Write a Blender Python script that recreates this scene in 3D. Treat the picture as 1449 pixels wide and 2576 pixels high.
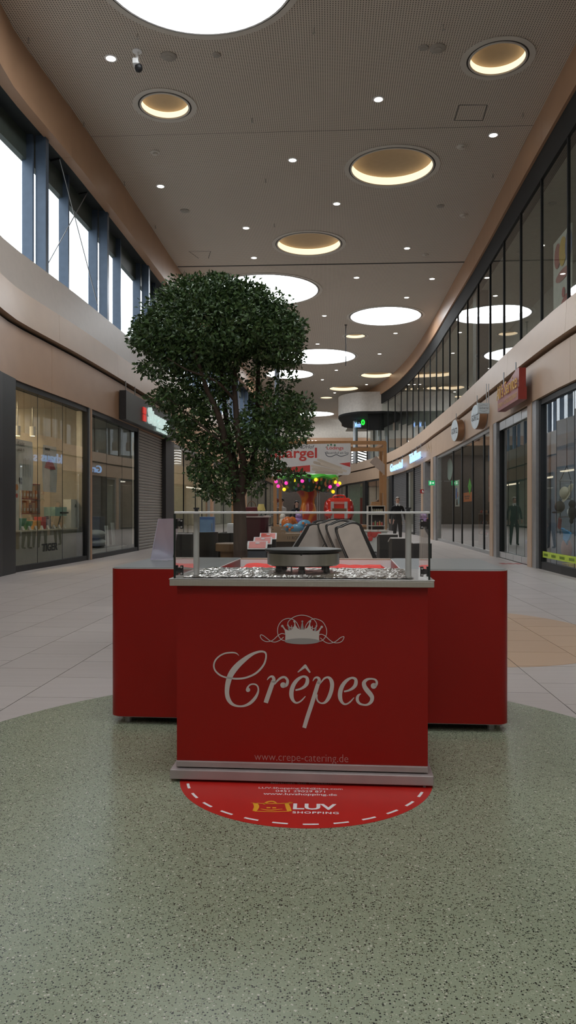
import bpy, bmesh, math, random
import numpy as np
from mathutils import Vector, Matrix
from mathutils.geometry import tessellate_polygon
for o in list(bpy.data.objects): bpy.data.objects.remove(o, do_unlink=True)
random.seed(7)
scene = bpy.context.scene
COL = scene.collection
# ------------------------------------------------------------------ camera, sky, exposure
F, CX, HY, CH = 1900.0, 724.5, 1289.0, 1.22      # focal length in px, image centre, horizon row, camera height
cam_d = bpy.data.cameras.new('camera'); cam = bpy.data.objects.new('camera', cam_d); COL.objects.link(cam)
cam.location = (0, 0, CH); cam.rotation_euler = (math.radians(90), 0, 0)
cam_d.sensor_fit = 'VERTICAL'; cam_d.sensor_height = 36.0; cam_d.lens = 36.0 * F / 2576.0
cam_d.shift_y = -(1288.0 - HY) / 2576.0; cam_d.clip_start = .05; cam_d.clip_end = 400
scene.camera = cam
world = bpy.data.worlds.new('overcast_sky'); scene.world = world; world.use_nodes = True
wn = world.node_tree.nodes; wn['Background'].inputs[0].default_value = (.86, .93, 1.0, 1); wn['Background'].inputs[1].default_value = 2.6
vs = scene.view_settings
vs.view_transform = 'Standard'; vs.look = 'None'; vs.gamma = 1; vs.use_curve_mapping = False; vs.exposure = .30
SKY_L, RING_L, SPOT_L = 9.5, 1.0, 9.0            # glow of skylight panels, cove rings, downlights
ZC = 10.82                                        # ceiling height
# ------------------------------------------------------------------ materials
MATS = {}
def nd(nt, t, **kw):
    n = nt.nodes.new(t)
    for k, v in kw.items():
        if k.startswith('i_'): n.inputs[k[2:].replace('_', ' ')].default_value = v
        else: setattr(n, k, v)
    return n
def mat(name, col=(.5, .5, .5), rough=.5, metal=0.0, var=.08, scale=6.0, bump=0.0, emit=None, es=1.0, spec=.5, coat=0.0, stretch=None):
    if name in MATS: return MATS[name]
    m = bpy.data.materials.new(name); m.use_nodes = True; nt = m.node_tree; b = nt.nodes['Principled BSDF']
    tc = nd(nt, 'ShaderNodeTexCoord'); no = nd(nt, 'ShaderNodeTexNoise'); no.inputs['Scale'].default_value = scale; no.inputs['Detail'].default_value = 4
    src = tc.outputs['Object']
    if stretch:
        mp = nd(nt, 'ShaderNodeMapping'); mp.inputs['Scale'].default_value = stretch; nt.links.new(src, mp.inputs[0]); src = mp.outputs[0]
    nt.links.new(src, no.inputs['Vector'])
    rp = nd(nt, 'ShaderNodeValToRGB')
    rp.color_ramp.elements[0].color = tuple(c * (1 - var) for c in col) + (1,); rp.color_ramp.elements[1].color = tuple(min(1, c * (1 + var)) for c in col) + (1,)
    rp.color_ramp.elements[0].position = .3; rp.color_ramp.elements[1].position = .7
    nt.links.new(no.outputs[0], rp.inputs[0]); nt.links.new(rp.outputs[0], b.inputs['Base Color'])
    b.inputs['Roughness'].default_value = rough; b.inputs['Metallic'].default_value = metal; b.inputs['Specular IOR Level'].default_value = spec
    b.inputs['Coat Weight'].default_value = coat
    if bump:
        bp = nd(nt, 'ShaderNodeBump'); bp.inputs['Strength'].default_value = bump; bp.inputs['Distance'].default_value = .01
        nt.links.new(no.outputs[0], bp.inputs['Height']); nt.links.new(bp.outputs[0], b.inputs['Normal'])
    if emit:
        b.inputs['Emission Color'].default_value = tuple(emit) + (1,); b.inputs['Emission Strength'].default_value = es
    MATS[name] = m; return m
def glass(name, tint=(.9, .95, .92), ior=1.5, rough=0.0, gl=(1, 1, 1), thin=1.8):
    if name in MATS: return MATS[name]
    m = bpy.data.materials.new(name); m.use_nodes = True; nt = m.node_tree; nt.nodes.remove(nt.nodes['Principled BSDF'])
    tr = nd(nt, 'ShaderNodeBsdfTransparent'); tr.inputs[0].default_value = tuple(tint) + (1,)
    g = nd(nt, 'ShaderNodeBsdfGlossy'); g.inputs[0].default_value = tuple(gl) + (1,); g.inputs['Roughness'].default_value = rough
    ge = nd(nt, 'ShaderNodeNewGeometry'); dt = nd(nt, 'ShaderNodeVectorMath', operation='DOT_PRODUCT'); mx = nd(nt, 'ShaderNodeMixShader')
    nt.links.new(ge.outputs['Incoming'], dt.inputs[0]); nt.links.new(ge.outputs['Normal'], dt.inputs[1])
    c5 = mth(nt, 'POWER', mth(nt, 'SUBTRACT', 1.0, mth(nt, 'ABSOLUTE', dt.outputs['Value'])), 5.0); f0 = ((ior - 1) / (ior + 1)) ** 2 * thin
    fo = mth(nt, 'MULTIPLY_ADD', c5, 1 - f0, f0)
    nt.links.new(fo, mx.inputs[0]); nt.links.new(tr.outputs[0], mx.inputs[1]); nt.links.new(g.outputs[0], mx.inputs[2])
    nt.links.new(mx.outputs[0], nt.nodes['Material Output'].inputs[0]); MATS[name] = m; return m
def glow(name, col, s): return mat(name, tuple(min(.8, c) for c in col), .6, emit=col, es=s, var=.02)
def nodes_mat(name):
    m = bpy.data.materials.new(name); m.use_nodes = True; MATS[name] = m
    return m, m.node_tree, m.node_tree.nodes['Principled BSDF']
def mth(nt, op, a, b=None, c=None):
    n = nt.nodes.new('ShaderNodeMath'); n.operation = op
    for i, x in enumerate((a, b, c)):
        if x is None: continue
        if isinstance(x, (int, float)): n.inputs[i].default_value = x
        else: nt.links.new(x, n.inputs[i])
    return n.outputs[0]
def mixc(nt, f, a, b):
    n = nt.nodes.new('ShaderNodeMix'); n.data_type = 'RGBA'
    for idx, x in ((0, f), (6, a), (7, b)):
        if isinstance(x, (int, float)): n.inputs[idx].default_value = x
        elif isinstance(x, tuple): n.inputs[idx].default_value = x + (1,)
        else: nt.links.new(x, n.inputs[idx])
    return n.outputs[2]
def terrazzo():
    m, nt, b = nodes_mat('terrazzo_green'); tc = nd(nt, 'ShaderNodeTexCoord')
    base = nd(nt, 'ShaderNodeTexNoise'); base.inputs['Scale'].default_value = 2.2; nt.links.new(tc.outputs['Object'], base.inputs['Vector'])
    col = mixc(nt, base.outputs[0], (.215, .245, .165), (.255, .28, .20))
    for sc, lo, hi, chip in ((165, .0, .30, (.012, .015, .012)), (130, .0, .09, (.46, .44, .36)), (200, .0, .2, (.10, .10, .06)), (220, 0., .14, (.36, .36, .27))):
        v = nd(nt, 'ShaderNodeTexVoronoi'); v.inputs['Scale'].default_value = sc; v.inputs['Randomness'].default_value = 1
        nt.links.new(tc.outputs['Object'], v.inputs['Vector'])
        sp = nd(nt, 'ShaderNodeSeparateColor'); nt.links.new(v.outputs['Color'], sp.inputs[0])
        pick = mth(nt, 'LESS_THAN', sp.outputs[0], hi)
        near = mth(nt, 'LESS_THAN', v.outputs['Distance'], mth(nt, 'MULTIPLY_ADD', sp.outputs[1], .35, .22))
        col = mixc(nt, mth(nt, 'MULTIPLY', pick, near), col, chip)
    nt.links.new(col, b.inputs['Base Color']); b.inputs['Roughness'].default_value = .24; b.inputs['Specular IOR Level'].default_value = .5
    return m
def tile_mat(name, c0, c1):
    m, nt, b = nodes_mat(name); tc = nd(nt, 'ShaderNodeTexCoord'); oi = nd(nt, 'ShaderNodeObjectInfo'); ge = nd(nt, 'ShaderNodeNewGeometry')
    mp = nd(nt, 'ShaderNodeMapping'); mp.inputs['Scale'].default_value = (.6, 14, 1); nt.links.new(ge.outputs['Position'], mp.inputs[0])
    no = nd(nt, 'ShaderNodeTexNoise'); no.inputs['Scale'].default_value = 1.5; no.inputs['Detail'].default_value = 5; nt.links.new(mp.outputs[0], no.inputs['Vector'])
    f = mth(nt, 'ADD', mth(nt, 'MULTIPLY', no.outputs[0], .7), mth(nt, 'MULTIPLY', mth(nt, 'FRACT', mth(nt, 'ADD', oi.outputs['Random'], ge.outputs['Random Per Island'])), .3))
    nt.links.new(mixc(nt, f, c0, c1), b.inputs['Base Color']); b.inputs['Roughness'].default_value = .42
    return m
def ceiling_mat():
    m, nt, b = nodes_mat('perforated_ceiling_board'); ge = nd(nt, 'ShaderNodeNewGeometry'); sp = nd(nt, 'ShaderNodeSeparateXYZ')
    rot = nd(nt, 'ShaderNodeMapping'); rot.inputs['Rotation'].default_value = (0, 0, .054); nt.links.new(ge.outputs['Position'], rot.inputs[0]); nt.links.new(rot.outputs[0], sp.inputs[0])
    p = .052
    fx = mth(nt, 'SUBTRACT', mth(nt, 'FRACT', mth(nt, 'DIVIDE', sp.outputs[0], p)), .5); fy = mth(nt, 'SUBTRACT', mth(nt, 'FRACT', mth(nt, 'DIVIDE', sp.outputs[1], p)), .5)
    d = mth(nt, 'SQRT', mth(nt, 'ADD', mth(nt, 'MULTIPLY', fx, fx), mth(nt, 'MULTIPLY', fy, fy)))
    hole = mth(nt, 'LESS_THAN', d, .25)
    no = nd(nt, 'ShaderNodeTexNoise'); no.inputs['Scale'].default_value = .5; nt.links.new(ge.outputs['Position'], no.inputs['Vector'])
    base = mixc(nt, no.outputs[0], (.60, .53, .45), (.64, .57, .49))
    nt.links.new(mixc(nt, hole, base, (.10, .085, .07)), b.inputs['Base Color']); b.inputs['Roughness'].default_value = .8
    return m
M_TERR = terrazzo(); M_TILE = tile_mat('beige_stone_tile', (.35, .305, .285), (.47, .42, .395)); M_TAN = tile_mat('tan_stone_tile', (.40, .26, .165), (.48, .325, .21))
M_CEIL = ceiling_mat()
M_GROUT = mat('grout', (.13, .115, .105), .8)
M_WOODB = mat('beige_fascia_laminate', (.47, .325, .22), .38, var=.04, scale=2)
M_WOODL = mat('brown_fascia_laminate', (.42, .25, .15), .42, var=.04, scale=2)
M_GREYB = mat('warm_grey_parapet_paint', (.46, .40, .35), .5, var=.03)
M_DARK = mat('charcoal_metal', (.014, .014, .015), .45, 0, spec=.3)
M_BLACK = mat('black_gap', (.006, .006, .006), .8)
M_BLUEF = mat('blue_grey_window_frame', (.075, .105, .15), .4, .3)
M_STEELG = mat('grey_aluminium', (.33, .33, .33), .35, .6)
M_SILVER = mat('brushed_silver', (.55, .55, .55), .3, .9, stretch=(1, 1, 30))
M_WHITE = mat('white_paint', (.75, .75, .74), .5, var=.03)
M_GLASS = glass('shop_glass', (.82, .87, .83)); M_GLASSG = glass('greenish_glass', (.66, .78, .72)); M_CLEAR = glass('clear_window', (.95, .97, .97)); M_GUARD = glass('guard_glass', (.985, .99, .988), 1.45, thin=.8)
M_RED = mat('red_laminate', (.25, .009, .006), .32, var=.04, scale=2, spec=.22)
# ------------------------------------------------------------------ mesh helpers
def catmull(pts, n=6, closed=False):
    P = [tuple(p) for p in pts]; out = []; N = len(P)
    rng = range(N if closed else N - 1)
    for i in rng:
        p1, p2 = P[i], P[(i + 1) % N]
        p0 = P[i - 1] if (i > 0 or closed) else p1; p3 = P[(i + 2) % N] if (i + 2 < N or closed) else p2
        for k in range(n):
            t = k / n; t2 = t * t; t3 = t2 * t
            out.append(tuple(.5 * (2 * b + (c - a) * t + (2 * a - 5 * b + 4 * c - d) * t2 + (3 * b - a - 3 * c + d) * t3) for a, b, c, d in zip(p0, p1, p2, p3)))
    if not closed: out.append(P[-1])
    return out
class MB:
    def __init__(s): s.v = []; s.f = []; s.m = []
    def add(s, vs, fs, mi=0):
        b = len(s.v); s.v += [tuple(v) for v in vs]
        for f in fs: s.f.append([b + i for i in f]); s.m.append(mi)
        return s
    def box(s, x0, x1, y0, y1, z0, z1, mi=0, M=None):
        vs = [Vector((x, y, z)) for z in (z0, z1) for y in (y0, y1) for x in (x0, x1)]
        if M: vs = [M @ v for v in vs]
        return s.add(vs, [(0, 2, 3, 1), (4, 5, 7, 6), (0, 1, 5, 4), (2, 6, 7, 3), (0, 4, 6, 2), (1, 3, 7, 5)], mi)
    def cyl(s, p0, p1, r0, r1=None, n=12, mi=0, caps=True):
        return s.tube([p0, p1], [r0, r0 if r1 is None else r1], n, mi, caps)
    def tube(s, pts, rad, n=8, mi=0, caps=True):
        pts = [Vector(p) for p in pts]
        if not isinstance(rad, (list, tuple)): rad = [rad] * len(pts)
        vs = []; ref = None
        for i, p in enumerate(pts):
            d = (pts[min(i + 1, len(pts) - 1)] - pts[max(i - 1, 0)]).normalized()
            if ref is None: ref = Vector((0, 0, 1)) if abs(d.z) < .9 else Vector((1, 0, 0))
            u = d.cross(ref).normalized(); w = u.cross(d).normalized(); ref = w
            for k in range(n):
                a = 2 * math.pi * k / n; vs.append(p + (u * math.cos(a) + w * math.sin(a)) * rad[i])
        fs = [(i * n + k, i * n + (k + 1) % n, (i + 1) * n + (k + 1) % n, (i + 1) * n + k) for i in range(len(pts) - 1) for k in range(n)]
        if caps: fs += [tuple(range(n))[::-1], tuple(range((len(pts) - 1) * n, len(pts) * n))]
        return s.add(vs, fs, mi)
    def lathe(s, prof, c=(0, 0, 0), n=24, mi=0, M=None, sx=1, sy=1):
        vs = [Vector((r * math.cos(2 * math.pi * k / n) * sx, r * math.sin(2 * math.pi * k / n) * sy, z)) for r, z in prof for k in range(n)]
        if M: vs = [M @ v for v in vs]
        vs = [v + Vector(c) for v in vs]
        fs = [(i * n + k, i * n + (k + 1) % n, (i + 1) * n + (k + 1) % n, (i + 1) * n + k) for i in range(len(prof) - 1) for k in range(n)]
        ring_ = prof[0] == prof[-1]
        if prof[0][0] > 1e-4 and not ring_: fs.append(tuple(range(n))[::-1])
        if prof[-1][0] > 1e-4 and not ring_: fs.append(tuple(range((len(prof) - 1) * n, len(prof) * n)))
        return s.add(vs, fs, mi)
    def ball(s, c, r, n=10, mi=0, M=None):
        r = (r, r, r) if not isinstance(r, (tuple, list)) else r
        prof = [(max(1e-4, math.sin(math.pi * i / (n // 2 + 2))), -math.cos(math.pi * i / (n // 2 + 2))) for i in range(n // 2 + 3)]
        S = Matrix.Diagonal((r[0], r[1], r[2])).to_4x4()
        return s.lathe(prof, c, n, mi, (M @ S) if M else S)
    def prism(s, poly, f0, f1, mi=0):
        """poly: 2-d outline; f0, f1 map an outline point to the two faces"""
        n = len(poly); vs = [f0(p) for p in poly] + [f1(p) for p in poly]
        tri = tessellate_polygon([[Vector((p[0], p[1], 0)) for p in poly]])
        fs = [tuple(t) for t in tri] + [tuple(i + n for i in t[::-1]) for t in tri] + [(i, (i + 1) % n, n + (i + 1) % n, n + i) for i in range(n)]
        return s.add(vs, fs, mi)
    def flat(s, poly, f, mi=0):
        tri = tessellate_polygon([[Vector((p[0], p[1], 0)) for p in poly]]); return s.add([f(p) for p in poly], [tuple(t) for t in tri], mi)
    def ribbon(s, pts, f, n=5, mi=0, smooth=True):
        """pts (x, y, width) in 2-d, f maps 2-d to 3-d"""
        P = catmull(pts, n) if smooth else pts; L = []; R = []
        for i, (x, y, w) in enumerate(P):
            a = P[max(i - 1, 0)]; b = P[min(i + 1, len(P) - 1)]; dx, dy = b[0] - a[0], b[1] - a[1]; l = math.hypot(dx, dy) or 1
            L.append((x - dy / l * w / 2, y + dx / l * w / 2)); R.append((x + dy / l * w / 2, y - dx / l * w / 2))
        k = len(P)
        return s.add([f(p) for p in L + R], [(i, i + 1, k + i + 1, k + i) for i in range(k - 1)], mi)
    def disc(s, c, r, f, n=16, mi=0, sy=1): return s.flat([(c[0] + r * math.cos(2 * math.pi * i / n), c[1] + r * sy * math.sin(2 * math.pi * i / n)) for i in range(n)], f, mi)
    def xf(s, M): s.v = [tuple(M @ Vector(v)) for v in s.v]; return s
    def build(s, name, mats, parent=None, smooth=None, bevel=0, world=False):
        me = bpy.data.meshes.new(name)
        a = np.array(s.v, dtype=float); c = (a.min(0) + a.max(0)) / 2 if len(a) else np.zeros(3)
        me.from_pydata((a - c).tolist(), [], s.f); me.update()
        for m in (mats if isinstance(mats, (list, tuple)) else [mats]): me.materials.append(m)
        if any(s.m): me.polygons.foreach_set('material_index', s.m)
        bm = bmesh.new(); bm.from_mesh(me); bmesh.ops.recalc_face_normals(bm, faces=bm.faces); bm.to_mesh(me); bm.free()
        if smooth is not None:
            me.polygons.foreach_set('use_smooth', [True] * len(me.polygons)); me.set_sharp_from_angle(angle=math.radians(smooth))
        o = bpy.data.objects.new(name, me); COL.objects.link(o); o.location = c
        if parent:
            o.parent = parent
            if parent.parent and not world: o.location = Vector(c) - parent.location      # a sub-part, given in its thing's coordinates
            if world: o.matrix_parent_inverse = PM[parent.name].inverted()
        if bevel:
            b = o.modifiers.new('bevel', 'BEVEL'); b.width = bevel; b.segments = 2; b.limit_method = 'ANGLE'
        return o
PM = {}
def empty(name, loc=(0, 0, 0), rz=0):
    o = bpy.data.objects.new(name, None); COL.objects.link(o); o.location = loc; o.rotation_euler = (0, 0, rz); o.empty_display_size = .2
    PM[o.name] = Matrix.Translation(loc) @ Matrix.Rotation(rz, 4, 'Z'); return o
def tag(o, label, cat, group=None):
    o['label'] = label; o['category'] = cat
    if group: o['group'] = group
    return o
def thing(name, label, cat, loc=(0, 0, 0), rz=0, group=None): return tag(empty(name, loc, rz), label, cat, group)
def struct(o): o['kind'] = 'structure'; return o
def copy_tree(o, parent=None):
    c = o.copy(); COL.objects.link(c); c.parent = parent
    for ch in o.children: copy_tree(ch, c)
    return c
DG = bpy.context.evaluated_depsgraph_get
TXT = {}
def text_geo(t, ext=0.0, off=0.0, space=1.0):
    k = (t, ext, off, space)
    if k in TXT: return TXT[k]
    cu = bpy.data.curves.new('t', 'FONT'); cu.body = t; cu.extrude = ext; cu.offset = off; cu.space_character = space; cu.resolution_u = 3
    ob = bpy.data.objects.new('t', cu); COL.objects.link(ob); dg = DG(); dg.update()
    me = bpy.data.meshes.new_from_object(ob.evaluated_get(dg)); v = np.array([tuple(x.co) for x in me.vertices]); f = [tuple(p.vertices) for p in me.polygons]
    bpy.data.objects.remove(ob, do_unlink=True); bpy.data.meshes.remove(me); TXT[k] = (v, f); return v, f
def put_text(mb, t, org, xd, up, w, h=None, ext=0.0, off=0.0, space=1.0, mi=0, shear=0.0, arch=0.0):
    """text centred on org, w wide and h high, facing xd x up"""
    v, f = text_geo(t, ext, off, space); lo, hi = v.min(0), v.max(0); sx = w / (hi[0] - lo[0]); sy = h / (hi[1] - lo[1]) if h else sx
    xd, up, org = Vector(xd).normalized(), Vector(up).normalized(), Vector(org); nn = xd.cross(up); c = (lo + hi) / 2
    mb.add([org + xd * ((p[0] - c[0]) * sx + shear * (p[1] - c[1]) * sy) + up * ((p[1] - c[1]) * sy + arch * ((p[0] - c[0]) * sx) ** 2) + nn * p[2] for p in v], f, mi)
    return mb
# ------------------------------------------------------------------ photo pixel -> place
def at(px, py, Y): return Vector(((px - CX) * Y / F, Y, CH - (py - HY) * Y / F))
def ground(px, py): return at(px, py, CH * F / (py - HY))
def ceil_pt(px, py): return at(px, py, (ZC - CH) * F / (HY - py))
PATH = {'R': [(-20, 6.6), (-8, 6.0), (0, 5.6), (9, 5.32), (13.9, 5.30), (16.2, 5.38), (20.6, 5.66), (27, 6.1), (33, 6.42), (38, 6.7), (45, 6.9), (50.6, 6.8), (54.4, 6.5), (60, 5.75), (65.6, 4.95), (72, 4.8), (77, 4.9), (80, 4.9)],
        'L': [(-20, -3.6), (-8, -4.1), (5, -4.75), (12, -5.25), (14.2, -5.42), (15.2, -5.44), (16.6, -5.3), (18.85, -5.07), (23.65, -4.72), (29.5, -4.33), (40, -3.6), (54.6, -2.43), (66, -1.6), (77, -.8), (80, -.6)]}
CRV = {}
for k_, p_ in PATH.items():
    c_ = catmull(p_, 10); CRV[k_] = (np.array([a for a, b in c_]), np.array([b for a, b in c_]))
def fx(s, y): return float(np.interp(y, *CRV[s]))
def tang(s, y): return Vector((fx(s, y + .4) - fx(s, y - .4), .8, 0)).normalized()
def nrm(s, y):
    t = tang(s, y); return Vector((t.y, -t.x, 0)) if s == 'R' else Vector((-t.y, t.x, 0))      # away from the hall
def pp(s, y, o=0.0, z=0.0):
    n = nrm(s, y); return Vector((fx(s, y) + n.x * o, y + n.y * o, z))
def ypx(s, px, o=0.0, lo=9.0, hi=64.0):
    """depth along a facade where its plan line crosses image column px"""
    g = lambda y: (lambda p: CX + F * p.x / p.y)(pp(s, y, o)) - px
    up = g(lo) > 0
    for _ in range(40):
        m = (lo + hi) / 2
        if (g(m) > 0) == up: lo = m
        else: hi = m
    return (lo + hi) / 2
def zpx(s, y, py, o=0.0): return CH + (HY - py) * pp(s, y, o).y / F
def sweep(mb, s, y0, y1, prof, step=.8, mi=0):
    n = max(1, int(math.ceil((y1 - y0) / step))); k = len(prof); b = []
    for i in range(n + 1):
        y = y0 + (y1 - y0) * i / n; b += [pp(s, y, o, z) for o, z in prof]
    fs = [(i * k + j, i * k + (j + 1) % k, (i + 1) * k + (j + 1) % k, (i + 1) * k + j) for i in range(n) for j in range(k)]
    tri = tessellate_polygon([[Vector((p[0], p[1], 0)) for p in prof]])
    fs += [tuple(t) for t in tri] + [tuple(n * k + i for i in t[::-1]) for t in tri]
    return mb.add(b, fs, mi)
def rect(o0, o1, z0, z1): return [(o0, z0), (o1, z0), (o1, z1), (o0, z1)]
# ------------------------------------------------------------------ floor
floor = struct(MB().box(-16, 16, -20, 82, -.12, -.003).build('floor', M_GROUT)); PM['floor'] = Matrix.Translation(floor.location)
AX = math.atan2(103, F)                                    # the hall runs this far right of the camera axis
TW, TL, X0 = .585, .60, -2.017
ELL_T = (0.04, 3.0, 2.05, 2.53)                            # green terrazzo inlay
ELL_B = (1.75, 7.75, 1.42, 1.8)                            # tan inlay
def inell(e, x, y, g=0): return ((x - e[0]) / (e[2] - g)) ** 2 + ((y - e[1]) / (e[3] - g)) ** 2 < 1
def ell(e, n=96): return [(e[0] + e[2] * math.cos(2 * math.pi * i / n), e[1] + e[3] * math.sin(2 * math.pi * i / n)) for i in range(n)]
ca, sa = math.cos(AX), math.sin(AX)
def t2w(u, v): return (u * ca + v * sa, -u * sa + v * ca)
def clip(poly, conv):
    out = poly; n = len(conv)
    for i in range(n):
        a, b = conv[i], conv[(i + 1) % n]; inp = out; out = []
        side = lambda p: (b[0] - a[0]) * (p[1] - a[1]) - (b[1] - a[1]) * (p[0] - a[0])
        for j, p in enumerate(inp):
            q = inp[j - 1]; sp, sq = side(p), side(q)
            if (sp >= 0) != (sq >= 0):
                t = sq / (sq - sp); out.append((q[0] + (p[0] - q[0]) * t, q[1] + (p[1] - q[1]) * t))
            if sp >= 0: out.append(p)
        if not out: return []
    return out
tiles = []; tan = []; eb = ell(ELL_B, 64)
for i in range(-18, 24):
    for j in range(-16, 130):
        g = .003; u0 = X0 + i * TW + g; v0 = j * TL + (.3 if i % 2 else 0.0) + .09 + g; u1 = u0 + TW - 2 * g; v1 = v0 + TL - 2 * g
        q = [t2w(u0, v0), t2w(u1, v0), t2w(u1, v1), t2w(u0, v1)]; cx, cy = t2w((u0 + u1) / 2, (v0 + v1) / 2)
        if cy > 78 or not (fx('L', cy) - .35 < cx < fx('R', cy) + .45): continue
        if all(inell(ELL_T, *p) for p in q): continue
        c = clip(q, eb) if abs(cy - ELL_B[1]) < 3 else []
        if len(c) > 2: tan.append(c)
        if c and all(inell(ELL_B, *p) for p in q): continue
        area = 0
        if cy > 2.5:
            px = CX + F * cx / cy; py = HY + F * CH / cy
            if -60 < px < 1509 and not (300 < px < 1260 and py < 1830): area = F * F * TW * TL * CH / cy ** 3
        tiles.append((area, q, cx, cy))
tiles.sort(key=lambda t: -t[0])
tmb = MB(); hw, hl = TW / 2 - .003, TL / 2 - .003; tmb.box(-hw, hw, -hl, hl, -.003, 0)
tm = tmb.build('tile', M_TILE, floor, world=True); tme = tm.data
for k, (a, q, cx, cy) in enumerate(tiles[:290]):
    o = tm if k == 0 else bpy.data.objects.new('tile', tme)
    if k: COL.objects.link(o); o.parent = floor; o.matrix_parent_inverse = PM['floor'].inverted()
    o.location = (cx, cy, -.0015); o.rotation_euler = (0, 0, -AX)
rest = MB()
for a, q, cx, cy in tiles[290:]: rest.add([(x, y, 0) for x, y in q], [(0, 1, 2, 3)])
ro = rest.build('distant_tiles', M_TILE, floor, world=True); ro['kind'] = 'stuff'
for c in tan:
    MB().prism(c, lambda p: (p[0], p[1], -.002), lambda p: (p[0], p[1], .0015)).build('tan_tile', M_TAN, floor, world=True)
o = MB().prism(ell(ELL_T), lambda p: (p[0], p[1], -.002), lambda p: (p[0], p[1], .002)).build('terrazzo_inlay', M_TERR, floor, world=True)
o['label'] = 'speckled green terrazzo inlay'
# ------------------------------------------------------------------ ceiling with its round openings
SKYL = [(-1.62, 13.35, 1.76, 'large round skylight cut by the top edge of the photo'), (None, (671, 730), 2.2, 'round skylight half hidden behind the top of the tree'),
        (None, (970, 795), 1.7, 'round skylight nearest the right-hand glass front'), (None, (803, 897), 2.2, 'wide round skylight behind the hanging rod'),
        (None, (728, 941), 1.63, 'round skylight to the right of the tree, below the wide one'), (None, (797, 1041), 1.65, 'farthest round skylight at the end of the hall')]
COVE = [((415, 266), .55, 'small warm cove light at the upper left below the security camera'), ((1252, 147), .57, 'small warm cove light near the upper right corner'),
        ((986, 421), 1.12, 'large warm cove light right of the middle of the ceiling'), ((777, 614), 1.12, 'warm cove light just before the dark ceiling joint'),
        ((894, 845), .52, 'small warm cove light between two skylights beside the hanging rod'), ((948, 943), 1.1, 'far warm cove light close to the right wall'),
        ((865, 977), 1.1, 'far warm cove light in the row before the last skylight'), ((821, 1000), .5, 'smallest far warm cove light above the asparagus banner')]
holes = []
def ring(c, r, n=48, z=ZC): return [(c[0] + r * math.cos(2 * math.pi * i / n), c[1] + r * math.sin(2 * math.pi * i / n), z) for i in range(n)]
M_TRIM = mat('ceiling_trim_white', (.60, .56, .50), .6, var=.02); M_SHAD = mat('shadow_joint', (.05, .045, .04), .8)
M_SKYL = glow('skylight_diffuser', (.93, .97, 1.0), SKY_L); M_RIMW = mat('skylight_well_white', (.85, .85, .85), .6, var=.02)
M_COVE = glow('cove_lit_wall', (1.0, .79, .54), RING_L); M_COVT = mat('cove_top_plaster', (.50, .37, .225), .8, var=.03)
def opening(c, r, name, label, cat, sky):
    t = thing(name, label, cat, (c[0], c[1], ZC)); d = .30 if sky else .07 + .13 * r
    MB().lathe([(r + .20, -.004), (r + .20, -.018), (r + .075, -.018), (r + .075, -.004), (r + .20, -.004)], n=56).build('flat_trim_ring', M_TRIM, t, 40)
    MB().lathe([(r + .075, -.002), (r + .075, -.012), (r + .04, -.012), (r + .04, -.002), (r + .075, -.002)], n=56).build('shadow_joint', M_SHAD, t, 40)
    MB().lathe([(r + .04, -.03), (r, -.03), (r, -.004), (r + .04, -.004), (r + .04, -.03)], n=56).build('rim', M_RIMW if sky else M_TRIM, t, 40)
    w = MB(); n = 56
    w.add([(r * math.cos(2 * math.pi * k / n), r * math.sin(2 * math.pi * k / n), z) for z in (.0, d) for k in range(n)], [(k, (k + 1) % n, n + (k + 1) % n, n + k) for k in range(n)])
    w.build('well_wall', M_RIMW if sky else M_COVE, t, 40)
    p = MB(); p.add([(r * math.cos(2 * math.pi * k / n), r * math.sin(2 * math.pi * k / n), d) for k in range(n)], [tuple(range(n))[::-1]])
    p.build('diffuser' if sky else 'recess_top', M_SKYL if sky else M_COVT, t)
    holes.append((c, r + .03))
for x, y, r, lab in SKYL:
    c = (x, y) if x is not None else tuple(ceil_pt(*y)[:2]); opening(c, r, 'skylight', lab, 'skylight', True)
for (px, py), r, lab in COVE: opening(tuple(ceil_pt(px, py)[:2]), r, 'cove_light', lab, 'ceiling light', False)
for y, r in ((2.5, 1.7), (-5, 1.9), (-13, 1.7)):  # unseen skylights added to light the near end of the hall
    opening((.4 - .3 * (y < 0), y), r, 'skylight', 'unseen round skylight added over the hall %s the camera' % ('just above' if y > 0 else 'behind' if y > -9 else 'far behind'), 'skylight', True)
ys = [-18 + i * 1.0 for i in range(98)]
loops = [[pp('L', y, .02, 0) for y in ys] + [pp('R', y, .60, 0) for y in reversed(ys)]] + [[Vector(p) for p in ring(c, r, 48, 0)] for c, r in holes]
tri = tessellate_polygon(loops); cmb = MB(); cmb.add([(p.x, p.y, ZC) for l in loops for p in l], [tuple(t) for t in tri])
ceiling = struct(cmb.build('ceiling', M_CEIL))
struct(MB().box(-6.2, 16, -20, 82, ZC + .5, ZC + .7).build('ceiling_sky_block', M_GREYB))  # unseen slab added above the ceiling to keep sky light out
PM['ceiling'] = Matrix.Translation(ceiling.location)
def cline(p0, p1, w, name, d=.006, m=M_SHAD):
    a, b = ceil_pt(*p0), ceil_pt(*p1); t = (b - a).normalized(); n = Vector((-t.y, t.x, 0)) * w / 2
    MB().prism([(0, 0), (1, 0), (1, 1), (0, 1)], lambda p: a.lerp(b, p[0]) + n * (p[1] * 2 - 1) - Vector((0, 0, d)), lambda p: a.lerp(b, p[0]) + n * (p[1] * 2 - 1) - Vector((0, 0, .001))).build(name, m, ceiling, world=True)
cline((447, 671), (1172, 659), .11, 'expansion_joint'); cline((215, 344), (1362, 315), .012, 'panel_seam', .002)
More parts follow.
